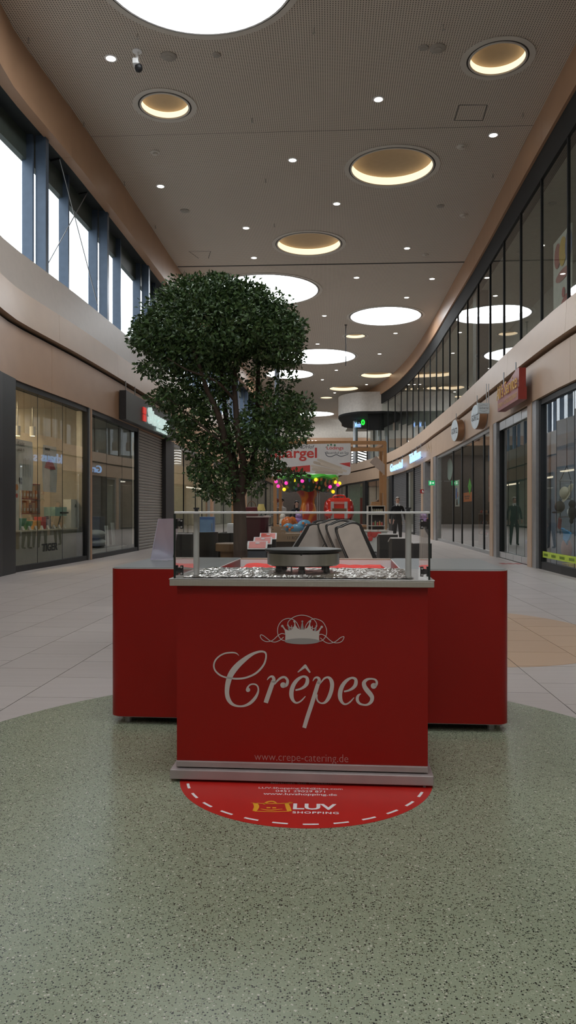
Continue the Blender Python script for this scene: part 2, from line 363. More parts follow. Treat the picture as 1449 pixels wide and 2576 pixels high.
for a, b in (((1155, 264), (1226, 264)), ((1226, 264), (1214, 303)), ((1214, 303), (1143, 303)), ((1143, 303), (1155, 264)), ((475, 632), (530, 632)), ((530, 632), (524, 650)), ((500, 650), (475, 632))): cline(a, b, .02, 'access_hatch_seam', .003)
M_SPOT = glow('downlight_lens', (1.0, .93, .82), SPOT_L)
DOWN = [((279, 146), 'downlight left of the security camera'), ((952, 249), 'downlight below the middle of the upper ceiling'), ((1241, 339), 'downlight close to the right wall band'),
        ((736, 402), 'downlight left of the large cove light'), ((404, 468), 'downlight nearest the left window wall'), ((847, 512), 'downlight between the two large cove lights'),
        ((619, 573), 'downlight left of the cove light before the ceiling joint'), ((1024, 624), 'downlight right of the cove light before the ceiling joint'), ((639, 648), 'downlight just above the tree top'),
        ((897, 698), 'downlight behind the ceiling joint, middle of the hall'), ((1087, 701), 'downlight behind the ceiling joint, near the right wall'), ((1023, 748), 'downlight above the right-hand skylight'),
        ((816, 794), 'downlight right of the skylight behind the tree'), ((995, 838), 'downlight below the right-hand skylight'), ((799, 865), 'downlight above the wide far skylight'),
        ((955, 890), 'downlight right of the hanging rod'), ((846, 931), 'downlight below the wide far skylight'), ((811, 955), 'small far downlight right of the tree crown'), ((922, 967), 'small far downlight between two far cove lights'), ((842, 988), 'small far downlight before the last cove light'), ((915, 998), 'farthest downlight by the right wall band')]
for (px, py), lab in DOWN:
    c = ceil_pt(px, py); t = thing('downlight', 'small round ' + lab, 'downlight', c, 0, 'recessed downlights in the ceiling')
    MB().lathe([(.135, -.001), (.135, -.012), (.10, -.016), (.10, -.004), (.135, -.001)], n=20).build('trim', M_RIMW, t, 40)
    MB().lathe([(.10, -.012), (.0001, -.016)], n=20).build('lens', M_SPOT, t, 40)
M_SPK = mat('ceiling_speaker_grey', (.36, .33, .29), .7)
for (px, py), r, lab, nm in (((424, 141), .17, 'round grey ceiling speaker right of the security camera', 'ceiling_speaker'), ((1101, 121), .17, 'round grey ceiling speaker at the upper right', 'ceiling_speaker'), ((465, 530), .15, 'pale round ceiling speaker left of the middle', 'ceiling_speaker'),
        ((545, 137), .09, 'small round detector under the top skylight', 'detector'), ((1066, 119), .10, 'small round detector left of the upper right speaker', 'detector'), ((1108, 518), .12, 'faint round speaker on the right of the ceiling', 'ceiling_speaker'),
        ((390, 383), .13, 'white smoke detector near the left window wall', 'smoke_detector'), ((1161, 368), .13, 'white smoke detector below the access hatch', 'smoke_detector'), ((1166, 541), .12, 'white smoke detector along the right wall band', 'smoke_detector'), ((1070, 640), .12, 'white smoke detector before the ceiling joint', 'smoke_detector')):
    t = thing(nm, lab, nm.replace('_', ' '), ceil_pt(px, py)); sm = nm == 'smoke_detector'
    MB().lathe([(r, 0), (r, -.015), (r * .85, -.03), (.0001, -.03)], n=20).build('base', M_TRIM if sm else M_SPK, t, 40)
    MB().lathe([(r * .5, -.03), (r * .5, -.07 if sm else -.036), (.0001, -.075 if sm else -.036)], n=16).build('sensor_head' if sm else 'grille', M_TRIM if sm else M_SPK, t, 40)
SPL = ['in the upper left corner of the ceiling', 'just below the left edge of the top skylight', 'right of the top skylight', 'at the top right above the round speaker', 'between the left cove light and the middle downlight', 'left of the small left cove light', 'near the left wall band below the left cove light', 'right of the large cove light', 'below the downlight in the middle', 'low on the left near the wall band', 'above the cove light before the joint', 'close to the right wall band near the hatch']
for k, (px, py) in enumerate([(72, 95), (346, 85), (790, 71), (1115, 61), (634, 297), (211, 307), (313, 457), (1240, 437), (668, 450), (391, 567), (690, 563), (1316, 282)]):
    c = ceil_pt(px, py); t = thing('sprinkler_head', 'tiny sprinkler head ' + SPL[k], 'sprinkler', c, 0, 'sprinkler heads in the ceiling')
    MB().cyl((0, 0, 0), (0, 0, -.10), .012, n=6).build('pipe', M_SPK, t); MB().lathe([(.03, -.10), (.03, -.108), (.0001, -.108)], n=8).build('deflector', M_SPK, t)
t = thing('security_camera', 'security camera on a short white bracket under the upper left ceiling', 'camera', ceil_pt(345, 128))
MB().lathe([(.10, 0), (.10, -.02), (.03, -.03), (.03, -.30), (.0001, -.30)], n=16).build('mount', M_RIMW, t, 40)
MB().box(-.06, .06, -.22, .10, -.38, -.26).build('housing', M_RIMW, t, bevel=.02); MB().lathe([(.075, -.36), (.085, -.42), (.06, -.48), (.0001, -.50)], c=(.05, -.1, 0), n=16).build('dome', M_DARK, t, 50)
t = thing('hanging_rod', 'thin dark rod hanging from the ceiling before the wide skylight', 'rod', ceil_pt(870, 817))
MB().cyl((0, 0, 0), (0, 0, -2.1), .022, n=8).build('rod', M_DARK, t); MB().lathe([(.07, 0), (.07, -.03), (.0001, -.03)], n=12).build('ceiling_plate', M_DARK, t)
# ------------------------------------------------------------------ facades
wall_right = struct(empty('wall_right', pp('R', 20))); wall_left = struct(empty('wall_left', pp('L', 20)))
def panels(wall, s, y0, y1, prof, m, name, seg=4.2, gap=.008):
    y = y0; k = 0
    while y < y1 - .3:
        e = min(y + seg, y1); mb = MB(); sweep(mb, s, y + gap / 2, e - gap / 2, prof); mb.build(name, m, wall, world=True, smooth=30); y = e; k += 1
EY = 77.0
panels(wall_right, 'R', -18, EY, [(0, 3.67), (.2, 3.67), (.2, 4.52), (0, 4.52)], M_WOODB, 'lower_fascia_panel', 4.6)
panels(wall_right, 'R', -18, EY, [(-.10, 4.60), (.2, 4.60), (.2, 5.22), (-.06, 5.22)], M_WOODB, 'upper_fascia_panel', 4.6)
o = MB(); sweep(o, 'R', -18, EY, rect(.14, .3, 4.45, 4.65)); sweep(o, 'R', -18, EY, rect(.2, .35, 3.60, 3.68)); o.build('shadow_gap', M_BLACK, wall_right, world=True)
o = MB(); sweep(o, 'R', -18, EY, rect(.2, 4.6, 4.7, 5.16)); o.build('upper_floor_slab', M_GREYB, wall_right, world=True)
panels(wall_right, 'R', -18, EY, rect(.55, .8, 9.98, ZC + .05), M_WOODL, 'ceiling_band_panel', 9)
o = MB(); sweep(o, 'R', -18, 62, rect(.62, .9, 9.30, 9.98)); o.build('dark_header', M_BLACK, wall_right, world=True)
o = MB(); sweep(o, 'R', -18, 62, rect(.72, .9, 9.55, 9.62)); sweep(o, 'R', -18, 62, rect(.62, .7, 5.16, 5.26)); o.build('glazing_rail', M_DARK, wall_right, world=True)
M_UP = mat('upper_storey_wall', (.34, .33, .29), .7)
o = MB(); sweep(o, 'R', -18, 76, rect(3.4, 3.6, 5.16, 9.5)); sweep(o, 'R', -18, 76, rect(.9, 3.6, 9.36, 9.5)); o.build('upper_storey_wall', M_UP, wall_right, world=True)
glaz = struct(empty('window_1', pp('R', 20, .66, 5.2)))
ym = [28.9 + 2.1 * k for k in range(-22, 16)]
for a, b in zip(ym[:-1], ym[1:]):
    p0, p1 = pp('R', a, .66), pp('R', b, .66)
    MB().add([p0 + Vector((0, 0, 5.2)), p1 + Vector((0, 0, 5.2)), p1 + Vector((0, 0, 9.5)), p0 + Vector((0, 0, 9.5))], [(0, 1, 2, 3)]).build('pane', M_GLASS, glaz, world=True)
for a in ym:
    o = MB(); sweep(o, 'R', a - .03, a + .03, rect(.63, .69, 5.2, 9.5)); o.build('mullion', M_BLACK, glaz, world=True)
o = MB(); sweep(o, 'R', 27.7, 28.3, rect(.75, 1.2, 5.16, 9.4)); o.build('column', M_DARK, wall_right, world=True)
# left
panels(wall_left, 'L', -18, EY, [(.06, 3.9), (.3, 3.9), (.3, 4.98), (.06, 4.98)], M_WOODL, 'lower_fascia_panel', 5.0)
panels(wall_left, 'L', -17.2, EY, [(-.04, 5.06), (.3, 5.06), (.3, 5.72), (-.02, 5.72)], M_WOODB, 'upper_fascia_panel', 4.3)
panels(wall_left, 'L', -17.2, EY, [(.02, 5.72), (.55, 5.72), (.55, 6.62), (.22, 6.66), (.16, 6.62)], M_GREYB, 'parapet_panel', 8.6, .003)
o = MB(); sweep(o, 'L', -18, EY, rect(.14, .4, 4.9, 5.1)); sweep(o, 'L', -18, EY, rect(.2, .4, 3.82, 3.92)); o.build('shadow_gap', M_BLACK, wall_left, world=True)
panels(wall_left, 'L', -18, EY, rect(0, .25, 9.68, ZC + .05), M_WOODL, 'ceiling_band_panel', 9)
M_SOFF = mat('dark_green_soffit', (.022, .028, .028), .6)
o = MB(); sweep(o, 'L', -18, EY, rect(.25, .9, 9.72, 9.9)); o.build('dark_soffit', M_SOFF, wall_left, world=True)
wl = struct(empty('window_2', pp('L', 20, .7, 6.6)))
o = MB(); sweep(o, 'L', -18, EY, rect(.62, .76, 9.15, 9.75)); o.build('blind_box', mat('blind_box_green_grey', (.05, .065, .055), .5), wl, world=True)
o = MB(); sweep(o, 'L', -18, EY, rect(.55, .8, 6.4, 6.68)); o.build('sill', M_GREYB, wl, world=True)
MY = [ypx('L', p, .47) for p in (82, 172, 244, 303, 352)]; CY_ = [ypx('L', p, .20) for p in (115, 270, 374)]; dm, dc = (MY[4] - MY[0]) / 4, (CY_[2] - CY_[0]) / 2
ym = [MY[0] - dm * k for k in range(16, 0, -1)] + MY + [MY[4] + dm * k for k in range(1, 26)]; yc = [CY_[0] - dc * k for k in range(8, 0, -1)] + CY_ + [CY_[2] + dc * k for k in range(1, 13)]
for a in ym:
    o = MB(); sweep(o, 'L', a, a + .07, rect(.47, .72, 6.5, 9.8), .1); o.build('mullion', M_BLUEF, wl, world=True)
for a, b in zip(ym[:-1], ym[1:]):
    p0, p1 = pp('L', a, .70), pp('L', b, .70)
    MB().add([p0 + Vector((0, 0, 6.5)), p1 + Vector((0, 0, 6.5)), p1 + Vector((0, 0, 9.3)), p0 + Vector((0, 0, 9.3))], [(0, 1, 2, 3)]).build('pane', M_CLEAR, wl, world=True)
for a in yc:
    o = MB(); sweep(o, 'L', a, a + .16, rect(.20, .44, 6.5, 9.8), .3); o.build('column', M_BLUEF, wall_left, world=True)
struct(MB().box(-60, -6.5, -40, 110, 5.9, 6.1).build('floor_outside_blocker', mat('grey_blocker', (.33, .33, .32), .9, scale=20)))  # unseen grey plane added to stop light rising through the left windows
def lpt(px, py, o=.34): y = ypx('L', px, o); return pp('L', y, o, zpx('L', y, py, o))
for a, b, lab in (((150, 400), (246, 768), 'from upper left to lower right'), ((220, 484), (118, 668), 'from upper right to lower left')):
    p, q = lpt(*a), lpt(*b); t = thing('tension_rod', 'thin steel bracing rod before the left windows running ' + lab, 'rod', q, 0, 'wind bracing rods')
    MB().cyl(p, q, .012, n=6).build('rod', M_STEELG, t, world=True); MB().cyl(p + Vector((-.25, .1, 0)), p, .02, n=6).build('anchor', M_DARK, t, world=True)
# ------------------------------------------------------------------ shopfronts
NW = [2]
def shopfront(s, y0, y1, joints, zt, off, fm, fw=.10, pm=None, base=.12, top=.12, jw=.02, jm=None, rails=None):
    NW[0] += 1; E = struct(empty('window_%d' % NW[0], pp(s, (y0 + y1) / 2, off))); ys = [y0 + fw] + sorted(joints) + [y1 - fw]
    fr = MB()
    for a, b in ((y0, y0 + fw), (y1 - fw, y1)): sweep(fr, s, a, b, rect(off - .06, off + .08, 0, zt))
    sweep(fr, s, y0, y1, rect(off - .05, off + .07, 0, base)); sweep(fr, s, y0, y1, rect(off - .05, off + .07, zt - top, zt)); fr.build('frame', fm, E, world=True)
    for a, b in zip(ys[:-1], ys[1:]):
        p0, p1 = pp(s, a, off), pp(s, b, off)
        pn = MB().add([p0 + Vector((0, 0, base)), p1 + Vector((0, 0, base)), p1 + Vector((0, 0, zt - top)), p0 + Vector((0, 0, zt - top))], [(0, 1, 2, 3)]).build('pane', pm or M_GLASS, E, world=True)
        if rails:
            for z0, z1 in ((.02, rails), (zt - rails * 1.4, zt - .02)):
                o = MB(); sweep(o, s, a + .015, b - .015, rect(off - .075, off - .02, z0, z1)); o.build('patch_rail', M_SILVER, E, world=True)
    for j in joints:
        o = MB(); sweep(o, s, j - jw / 2, j + jw / 2, rect(off - .02, off + .03, base, zt - top) if jw > .015 else rect(off - .003, off + .006, base, zt - top), .3); o.build('joint', jm or M_DARK, E, world=True)
    return E
def room(s, y0, y1, d, zt, wm, lum=0, lcol=(1, .85, .65), o0=.3, fm=None):
    R = struct(empty('wall_shop_%d' % NW[0], pp(s, (y0 + y1) / 2, d)))
    o = MB(); sweep(o, s, y0, y1, rect(d, d + .1, 0, zt + .2)); sweep(o, s, y0, y0 + .06, rect(o0, d, 0, zt + .2)); sweep(o, s, y1 - .06, y1, rect(o0, d, 0, zt + .2)); o.build('room_wall', wm, R, world=True)
    o = MB(); sweep(o, s, y0, y1, rect(o0, d, zt + .02, zt + .12)); o.build('room_ceiling', M_GREYB, R, world=True)
    if fm: o = MB(); sweep(o, s, y0, y1, rect(o0, d, -.003, .004)); o.build('room_floor', fm, R, world=True)
    if lum:
        o = MB(); sweep(o, s, y0 + .5, y1 - .5, rect(d * .5, d * .5 + .35, zt - .06, zt + .01)); o.build('strip_light', glow('shop_strip_%s_%.1f' % (s, lum), lcol, lum), R, world=True)
    return R
def pillar(s, y0, y1, zt, tan_first, o0=-.02):
    w = wall_right if s == 'R' else wall_left; c = (y0 + y1) / 2
    a, b = ((y0, c), (c, y1)) if tan_first else ((c, y1), (y0, c))
    o = MB(); sweep(o, s, a[0], a[1], rect(o0, .4, 0, zt)); o.build('pillar', M_WOODB if s == 'R' else M_WOODL, w, world=True)
    o = MB(); sweep(o, s, b[0], b[1], rect(o0 + .02, .4, 0, zt)); o.build('pillar_edge', M_STEELG, w, world=True)
def Y(s, px, off=.12): return ypx(s, px, off)
ZR, ZL = 3.66, 3.9
M_BEIGE = mat('warm_beige_wall', (.52, .40, .26), .7); M_DKW = mat('dark_shop_wall', (.075, .075, .07), .7); M_PALE = mat('pale_shop_wall', (.55, .53, .48), .7); M_GRN = mat('grey_green_wall', (.16, .19, .17), .7)
# right side, near to far
shopfront('R', -17, -4, [-13, -9], ZR, .12, M_DARK); room('R', -17, -4, 4.5, ZR, M_PALE, 3)
shopfront('R', -4, 9.6, [0, 4, 7], ZR, .12, M_DARK); room('R', -4, 9.6, 4.5, ZR, M_PALE, 3)
e1 = Y('R', 1363); shopfront('R', 9.7, e1, [Y('R', 1445), Y('R', 1400), 12], ZR, .12, M_DARK, .12, glass('smoky_glass', (.80, .86, .88)), base=.16, jw=.012); room('R', 9.7, e1, 3.6, ZR, mat('slate_wall', (.20, .215, .23), .7), 7.0, (.8, .9, 1))
p0, p1 = e1 + .02, Y('R', 1342); pillar('R', p0, p1, ZR, False)
e2 = Y('R', 1260); y0 = p1 + .03; shopfront('R', y0, e2, [y0 + (e2 - y0) * k / 4 for k in (1, 2, 3)], ZR, .14, M_DARK, .06, M_GLASSG, base=.02, jw=.012, rails=.17); room('R', y0, e2, 5, ZR, M_GRN, 1.4, (.85, 1, .9))
p0, p1 = e2 + .02, Y('R', 1244); pillar('R', p0, p1, ZR, False)
e3 = Y('R', 1103); shopfront('R', p1 + .03, e3, [Y('R', p) for p in (1140.5, 1162.5, 1189.5, 1218)], ZR, .12, M_STEELG, .10, M_GLASS, jw=.13, base=.1, top=.1, jm=M_BLACK); room('R', p1 + .03, e3, 5, ZR, M_DKW, 4.0, (1, .85, .6)); R3 = (p1, e3)
p0, p1 = e3 + .02, Y('R', 1091); pillar('R', p0, p1, ZR, False)
e4 = Y('R', 1075); NW[0] += 1
d = struct(empty('door_1', pp('R', (p1 + e4) / 2, .5))); o = MB(); sweep(o, 'R', p1, e4, rect(.5, .6, 0, ZR)); o.build('door_surround', mat('dark_grey_panel', (.10, .10, .115), .5), d, world=True)
o = MB(); sweep(o, 'R', p1 + .3, e4 - .6, rect(.44, .5, 0, 2.25)); o.build('door_leaf', M_WHITE, d, world=True); o = MB(); sweep(o, 'R', p1 + .4, p1 + .46, rect(.38, .44, .95, 1.1)); o.build('door_handle', M_SILVER, d, world=True)
p0, p1 = e4, Y('R', 1066); pillar('R', p0, p1, ZR, False)
M_SHUT = mat('grey_roller_shutter', (.16, .16, .165), .4, .3)
def shutter(s, y0, y1, zt, m, off=.12, n=34):
    NW[0] += 1; E = struct(empty('door_%d' % NW[0], pp(s, (y0 + y1) / 2, off))); h = zt / n
    o = MB(); sweep(o, s, y0, y1, rect(off + .03, off + .1, 0, zt)); o.build('shutter_back', M_DARK, E, world=True)
    for k in range(n):
        o = MB(); sweep(o, s, y0, y1, [(off + .02, k * h + .006), (off + .05, k * h + .006), (off + .05, (k + 1) * h), (off, k * h + h * .75)], 2.0); o.build('slat', m, E, world=True)
    return E
e5 = Y('R', 1043); shutter('R', p1 + .3, e5, ZR, M_SHUT); o = MB(); sweep(o, 'R', p1, p1 + .3, rect(.05, .3, 0, ZR)); o.build('pillar', M_DARK, wall_right, world=True)
e6 = Y('R', 1024); shopfront('R', e5, e6, [], ZR, .12, M_DARK, .12); room('R', e5, e6, 4, ZR, M_PALE, 2)
e7 = Y('R', 990); shutter('R', e6, e7, ZR, M_SHUT); o = MB(); sweep(o, 'R', e7, e7 + 1.2, rect(.02, .3, 0, ZR)); o.build('pillar', M_DARK, wall_right, world=True)
e8 = 52.5; shopfront('R', e7 + 1.2, e8, [], ZR, .12, M_STEELG, .12); room('R', e7 + 1.2, e8, 4, ZR, M_PALE, 2)
pillar('R', e8, e8 + .6, ZR, True)
shopfront('R', e8 + .6, 58.4, [55.5], ZR, .12, M_DARK, .14); room('R', e8 + .6, 58.4, 4, ZR, mat('rosy_wall', (.5, .38, .33), .7), 2.5, (1, .9, .8))
o = MB(); sweep(o, 'R', 58.4, 59.3, rect(.0, .3, 0, ZR)); o.build('pillar', M_DARK, wall_right, world=True)
shopfront('R', 59.3, 65.5, [], ZR, .12, M_DARK, .2, M_GLASSG); room('R', 59.3, 65.5, 4, ZR, mat('sage_wall', (.42, .45, .38), .7), 2.2, (1, .95, .8))
shopfront('R', 65.6, EY, [69, 73], ZR, .12, M_DARK, .2); room('R', 65.6, EY, 3, ZR, M_PALE, 2.5)
# left side, near to far
shopfront('L', -17, -4, [-13, -9], ZL, .14, M_DARK); room('L', -17, -4, 4.5, ZL, M_PALE, 3)
shopfront('L', -4, 13.0, [0, 4, 8], ZL, .14, M_DARK); room('L', -4, 13.0, 4.5, ZL, M_PALE, 3)
l0 = Y('L', 26, .14); l1 = Y('L', 207, .14); o = MB(); sweep(o, 'L', 13.0, l0 - .02, rect(.02, .35, 0, ZL)); o.build('pillar', M_DARK, wall_left, world=True)
shopfront('L', l0, l1 + .3, [Y('L', 94.5, .14), Y('L', 157, .14)], ZL, .14, M_DARK, .10, M_GLASS, base=.12, jw=.012); room('L', 13.0, l1 + .6, 4.6, ZL, M_BEIGE, 18.0, (1, .76, .46)); L1 = (l0, l1)
y0 = l1 + .3; y1 = Y('L', 231, .05); pillar('L', y0, y1, ZL, False, .04)
l2 = Y('L', 345, .14); shopfront('L', y1, l2, [Y('L', 268, .14), Y('L', 307, .14)], ZL, .14, M_DARK, .12, M_GLASS, base=.12, jw=.012); room('L', y1, l2, 4, ZL, mat('taupe_wall', (.22, .20, .175), .7), 1.6, (1, .9, .75)); L2 = (y1, l2)
l3 = Y('L', 408, .14); shutter('L', l2 + .02, l3, ZL, mat('beige_roller_shutter', (.30, .27, .235), .45, .1), .14, 40)
l4 = Y('L', 438, .0); o = MB(); sweep(o, 'L', l3, l4, rect(.0, .4, 0, ZL)); o.build('pillar', mat('black_brown_pillar', (.02, .017, .016), .5), wall_left, world=True)
shopfront('L', l4, 37.5, [Y('L', 462, .14), 34.0, 35.6], ZL, .14, M_STEELG, .12, M_GLASS, base=.1, jw=.02); room('L', l4, 37.5, 5, ZL, mat('cream_wall', (.58, .48, .36), .7), 7.0, (1, .88, .7)); L4 = (l4, 37.5)
pillar('L', 37.5, 38.3, ZL, True)
shopfront('L', 38.3, 50, [42, 46], ZL, .14, M_DARK, .14); room('L', 38.3, 50, 4, ZL, M_PALE, 3)
pillar('L', 50, 50.8, ZL, True); shopfront('L', 50.8, 64, [54, 58], ZL, .14, M_DARK, .14); room('L', 50.8, 64, 4, ZL, M_PALE, 3); shopfront('L', 64, EY, [68, 72], ZL, .14, M_DARK, .14); room('L', 64, EY, 3, ZL, M_PALE, 3)
# ends of the hall
struct(MB().box(-6, 8, -18.4, -18, 0, ZC + .5).build('wall_back', M_GREYB))
wf = struct(empty('wall_far', (0, 78, 0)))
MB().box(-8, 16, 78, 78.3, 8.9, ZC + .5).build('upper_wall', mat('pale_end_wall', (.62, .57, .50), .6), wf, world=True)
MB().box(-8, 16, 77.8, 78.3, 8.0, 8.9).build('brown_band', M_WOODL, wf, world=True)
MB().box(-8, 16, 79.5, 79.8, 0, 8.9).build('dark_back_wall', mat('far_brown_wall', (.10, .075, .06), .7), wf, world=True)
o = MB(); put_text(o, 'McCafé', at(785, 1112, 77.77), (1, 0, 0), (0, 0, 1), 1.0, .36, .02, .01); tag(o.build('cafe_sign', glow('white_neon', (1, 1, 1), 1.5)), 'small white cafe lettering on the far upper wall above the banner', 'sign')
b = struct(empty('trim_1', (6, 61, 8.7)))
bp = [(at(858, 0, 62).x, 62.0), (at(852, 0, 59).x, 58.6), (4.9, 56.6), (6.2, 56.2), (8.4, 57.0), (8.6, 66), (5.2, 66)]
MB().prism(catmull(bp, 5, True), lambda p: (p[0], p[1], 8.75), lambda p: (p[0], p[1], 10.2)).build('bulkhead', mat('bulkhead_white', (.62, .58, .53), .5), b, 40, world=True)
MB().prism(catmull(bp, 5, True), lambda p: (p[0], p[1], 8.60), lambda p: (p[0], p[1], 8.75)).build('black_underside', M_BLACK, b, 40, world=True)
MB().box(6.0, 7.2, 56.7, 56.85, 7.4, 8.62).build('reflection_block_wall', M_BLACK, b, world=True)  # black wall by the lit sign, placed to block its reflection in the glazing
MB().cyl((at(894, 0, 61).x, 61, 5.2), (at(894, 0, 61).x, 61, 8.7), .19, n=16).build('round_column', M_STEELG, b, 40, world=True)
c = at(697, 1190, 40); struct(MB().cyl((c.x, 40, 0), (c.x, 40, ZC), .13, n=16).build('trim_2', mat('blue_grey_column', (.11, .125, .15), .4, .2), smooth=40))
# ------------------------------------------------------------------ floor sticker under the kiosk
M_STK = mat('red_floor_vinyl', (.46, .018, .013), .35, var=.03); M_PRW = mat('white_print', (.72, .70, .70), .5, var=.02); M_PRY = mat('yellow_print', (.72, .33, .02), .5)
SC, SR = (.082, 3.485), .575
st = thing('floor_sticker', 'round red floor sticker with white dashes lying under the front of the kiosk', 'sticker', (SC[0], SC[1], .002), math.radians(-2.5))
vd = MB().lathe([(SR, 0), (SR, .0012), (.0001, .0012)], n=72).build('vinyl_disc', M_STK, st)
up_ = lambda z: (lambda p: (p[0], p[1], z))
for k in range(28):
    a = 2 * math.pi * (k + .25) / 28
    MB().ribbon([((SR - .035) * math.cos(a + t), (SR - .035) * math.sin(a + t), .012) for t in (-.058, 0, .058)], up_(.0018), 2).build('white_dash', M_PRW, vd)
o = MB(); ft = lambda t, y, w, h, of=0.0, x=0.0, sp=1.0, mb=None: put_text(mb or o, t, (x, y, .0018), (1, 0, 0), (0, 1, 0), w, h, 0, of, sp)
ft('können Sie mieten', -.092, .27, .026, 0, -.02); ft('LUV.Shopping.DE@ikea.com', -.160, .37, .026, 0, -.02); ft('0451 29029 871', -.192, .215, .024, 0, -.02); ft('www.luvshopping.de', -.230, .318, .030, .012, -.02)
ft('LUV', -.362, .180, .062, .03, .045); ft('SHOPPING', -.424, .188, .022, .025, .048, 1.15); o.build('white_lettering', M_PRW, vd)
o = MB(); F2 = lambda p: (p[0] - .028, p[1] * .92 - .022, .0018)
o.ribbon([(-.195, -.335, .004), (-.15, -.342, .006), (-.08, -.340, .007), (-.035, -.330, .007)], F2); o.ribbon([(-.178, -.337, .018), (-.168, -.38, .022), (-.172, -.430, .018)], F2); o.ribbon([(-.172, -.432, .006), (-.10, -.434, .006), (-.03, -.426, .006)], F2)
o.ribbon([(-.046, -.333, .016), (-.038, -.38, .020), (-.030, -.425, .018)], F2); o.ribbon([(-.14, -.352, .008), (-.125, -.322, .012), (-.105, -.315, .012), (-.088, -.335, .006)], F2); o.ribbon([(-.15, -.405, .004), (-.11, -.417, .008), (-.06, -.402, .004)], F2)
for x in (-.118, -.094): o.ribbon([(x - .008, -.390, .012), (x + .008, -.390, .012)], F2, 1, 0, False)
o.build('bag_logo', M_PRY, vd); o = MB(); ft('®', -.325, .02, .02, 0, -.058); o.build('registered_mark', M_PRY, vd)
# ------------------------------------------------------------------ crepe kiosk
KA = math.atan2(-.088, 1.178); KO = (.054, 3.37)
M_ALU = mat('aluminium_edge', (.46, .44, .42), .35, .75, bump=.02, scale=40); M_ALUP = mat('grey_base_strip', (.36, .31, .30), .4, .35)
def ribbed():
    m, nt, b = nodes_mat('ribbed_aluminium'); tc = nd(nt, 'ShaderNodeTexCoord'); w = nd(nt, 'ShaderNodeTexWave'); w.inputs['Scale'].default_value = 60; w.inputs['Distortion'].default_value = 1.2; w.inputs['Detail'].default_value = 3
    nt.links.new(tc.outputs['Object'], w.inputs[0]); nt.links.new(mixc(nt, w.outputs[1], (.33, .30, .25), (.52, .49, .43)), b.inputs['Base Color']); b.inputs['Metallic'].default_value = .6; b.inputs['Roughness'].default_value = .4; return m
M_RIB = ribbed()
k = thing('crepe_kiosk', 'red crepe kiosk with white script lettering, crown logo and glass guard on top', 'kiosk', (KO[0], KO[1], .002), KA)
MB().box(-.59, .59, 0, .62, .012, .056).build('base_bar', M_ALUP, k, bevel=.004)
MB().box(-.565, .567, .022, .05, .062, .088).build('base_strip', M_ALUP, k, bevel=.002)
[MB().cyl((x, y, 0), (x, y, .014), .03, n=12).build('foot', M_DARK, k) for x in (-.52, .52) for y in (.06, .55)]
for x in (-.40, .0, .12, .46): MB().cyl((x, .0205, .076), (x, .024, .076), .004, n=8).build('screw', M_STEELG, k)
MB().box(-.565, .567, .05, .62, .05, .886).build('body', M_RED, k)
PF = .034; MB().box(-.565, .567, PF, .05, .088, .886).build('front_panel', M_RED, k)
MB().box(-.592, .592, 0, .66, .886, .914).build('counter_slab', M_RIB, k, bevel=.003); MB().box(-.594, .594, -.002, .662, .914, .919).build('counter_top', M_ALU, k, bevel=.001)
pan = [c for c in k.children if c.name.startswith('front_panel')][0]
MK = Matrix.Translation((KO[0], KO[1], .002)) @ Matrix.Rotation(KA, 4, 'Z'); MKi = MK.inverted()
def onpanel(px, py, lift=.0012):
    """photo pixel on the flat front panel -> the panel's own coordinates"""
    r = MKi.to_3x3() @ Vector(((px - CX) / F, 1, -(py - HY) / F)); c = MKi @ Vector((0, 0, CH)); t = (PF - lift - c.y) / r.y; return c + r * t
s1 = 240 / 1449.0; s3 = 260 / 1449.0
c1 = lambda p: onpanel(520 + p[0] * s1, 1530 + p[1] * s1); c2 = lambda p: onpanel(720 + p[0] * s1, 1530 + p[1] * s1)
M_LET = mat('pale_grey_letter_film', (.52, .475, .44), .45, var=.02); M_LET2 = mat('mid_grey_film', (.28, .26, .25), .45, var=.02)
def letter(name, strokes, f, balls=(), polys=()):
    o = MB()
    for s in strokes: o.ribbon(s, f, 6)
    for x, y, r in balls: o.disc((x, y), r, f, 20)
    for p in polys: o.flat(p, f)
    o.build(name, M_LET, pan)
letter('letter_c', [[(490, 722, 3), (462, 692, 14), (420, 676, 20), (350, 675, 22), (270, 688, 22), (190, 730, 22), (130, 795, 24), (108, 870, 24), (125, 940, 24), (180, 1000, 26), (240, 1035, 24), (300, 1052, 24), (380, 1066, 26), (460, 1071, 28), (560, 1063, 28), (660, 1033, 28), (750, 985, 30), (820, 920, 30), (870, 850, 28), (895, 780, 26), (902, 720, 24), (893, 680, 26), (860, 660, 28), (800, 660, 32), (720, 685, 40), (640, 730, 56), (560, 790, 72), (480, 860, 84), (410, 940, 90), (360, 1020, 86), (330, 1110, 80), (312, 1200, 72), (308, 1290, 66), (325, 1370, 64), (365, 1435, 52), (420, 1473, 36), (500, 1490, 28), (580, 1480, 34), (660, 1440, 46), (730, 1370, 46), (770, 1300, 34), (785, 1240, 24), (775, 1190, 22), (745, 1160, 22), (705, 1152, 22), (665, 1160, 22), (635, 1185, 24), (614, 1222, 34)]], c1, [(627, 1240, 33)])
letter('letter_r', [[(916, 1092, 8), (945, 1055, 22), (980, 1036, 30), (1008, 1048, 44), (1020, 1085, 52), (1008, 1130, 62)], [(1012, 1100, 60), (985, 1180, 66), (950, 1280, 68), (915, 1380, 68), (897, 1437, 66)], [(1030, 1160, 12), (1080, 1095, 30), (1140, 1052, 34), (1190, 1050, 34), (1222, 1085, 38), (1228, 1120, 42), (1212, 1165, 46), (1180, 1180, 50)]], c1, [(1160, 1168, 43)])
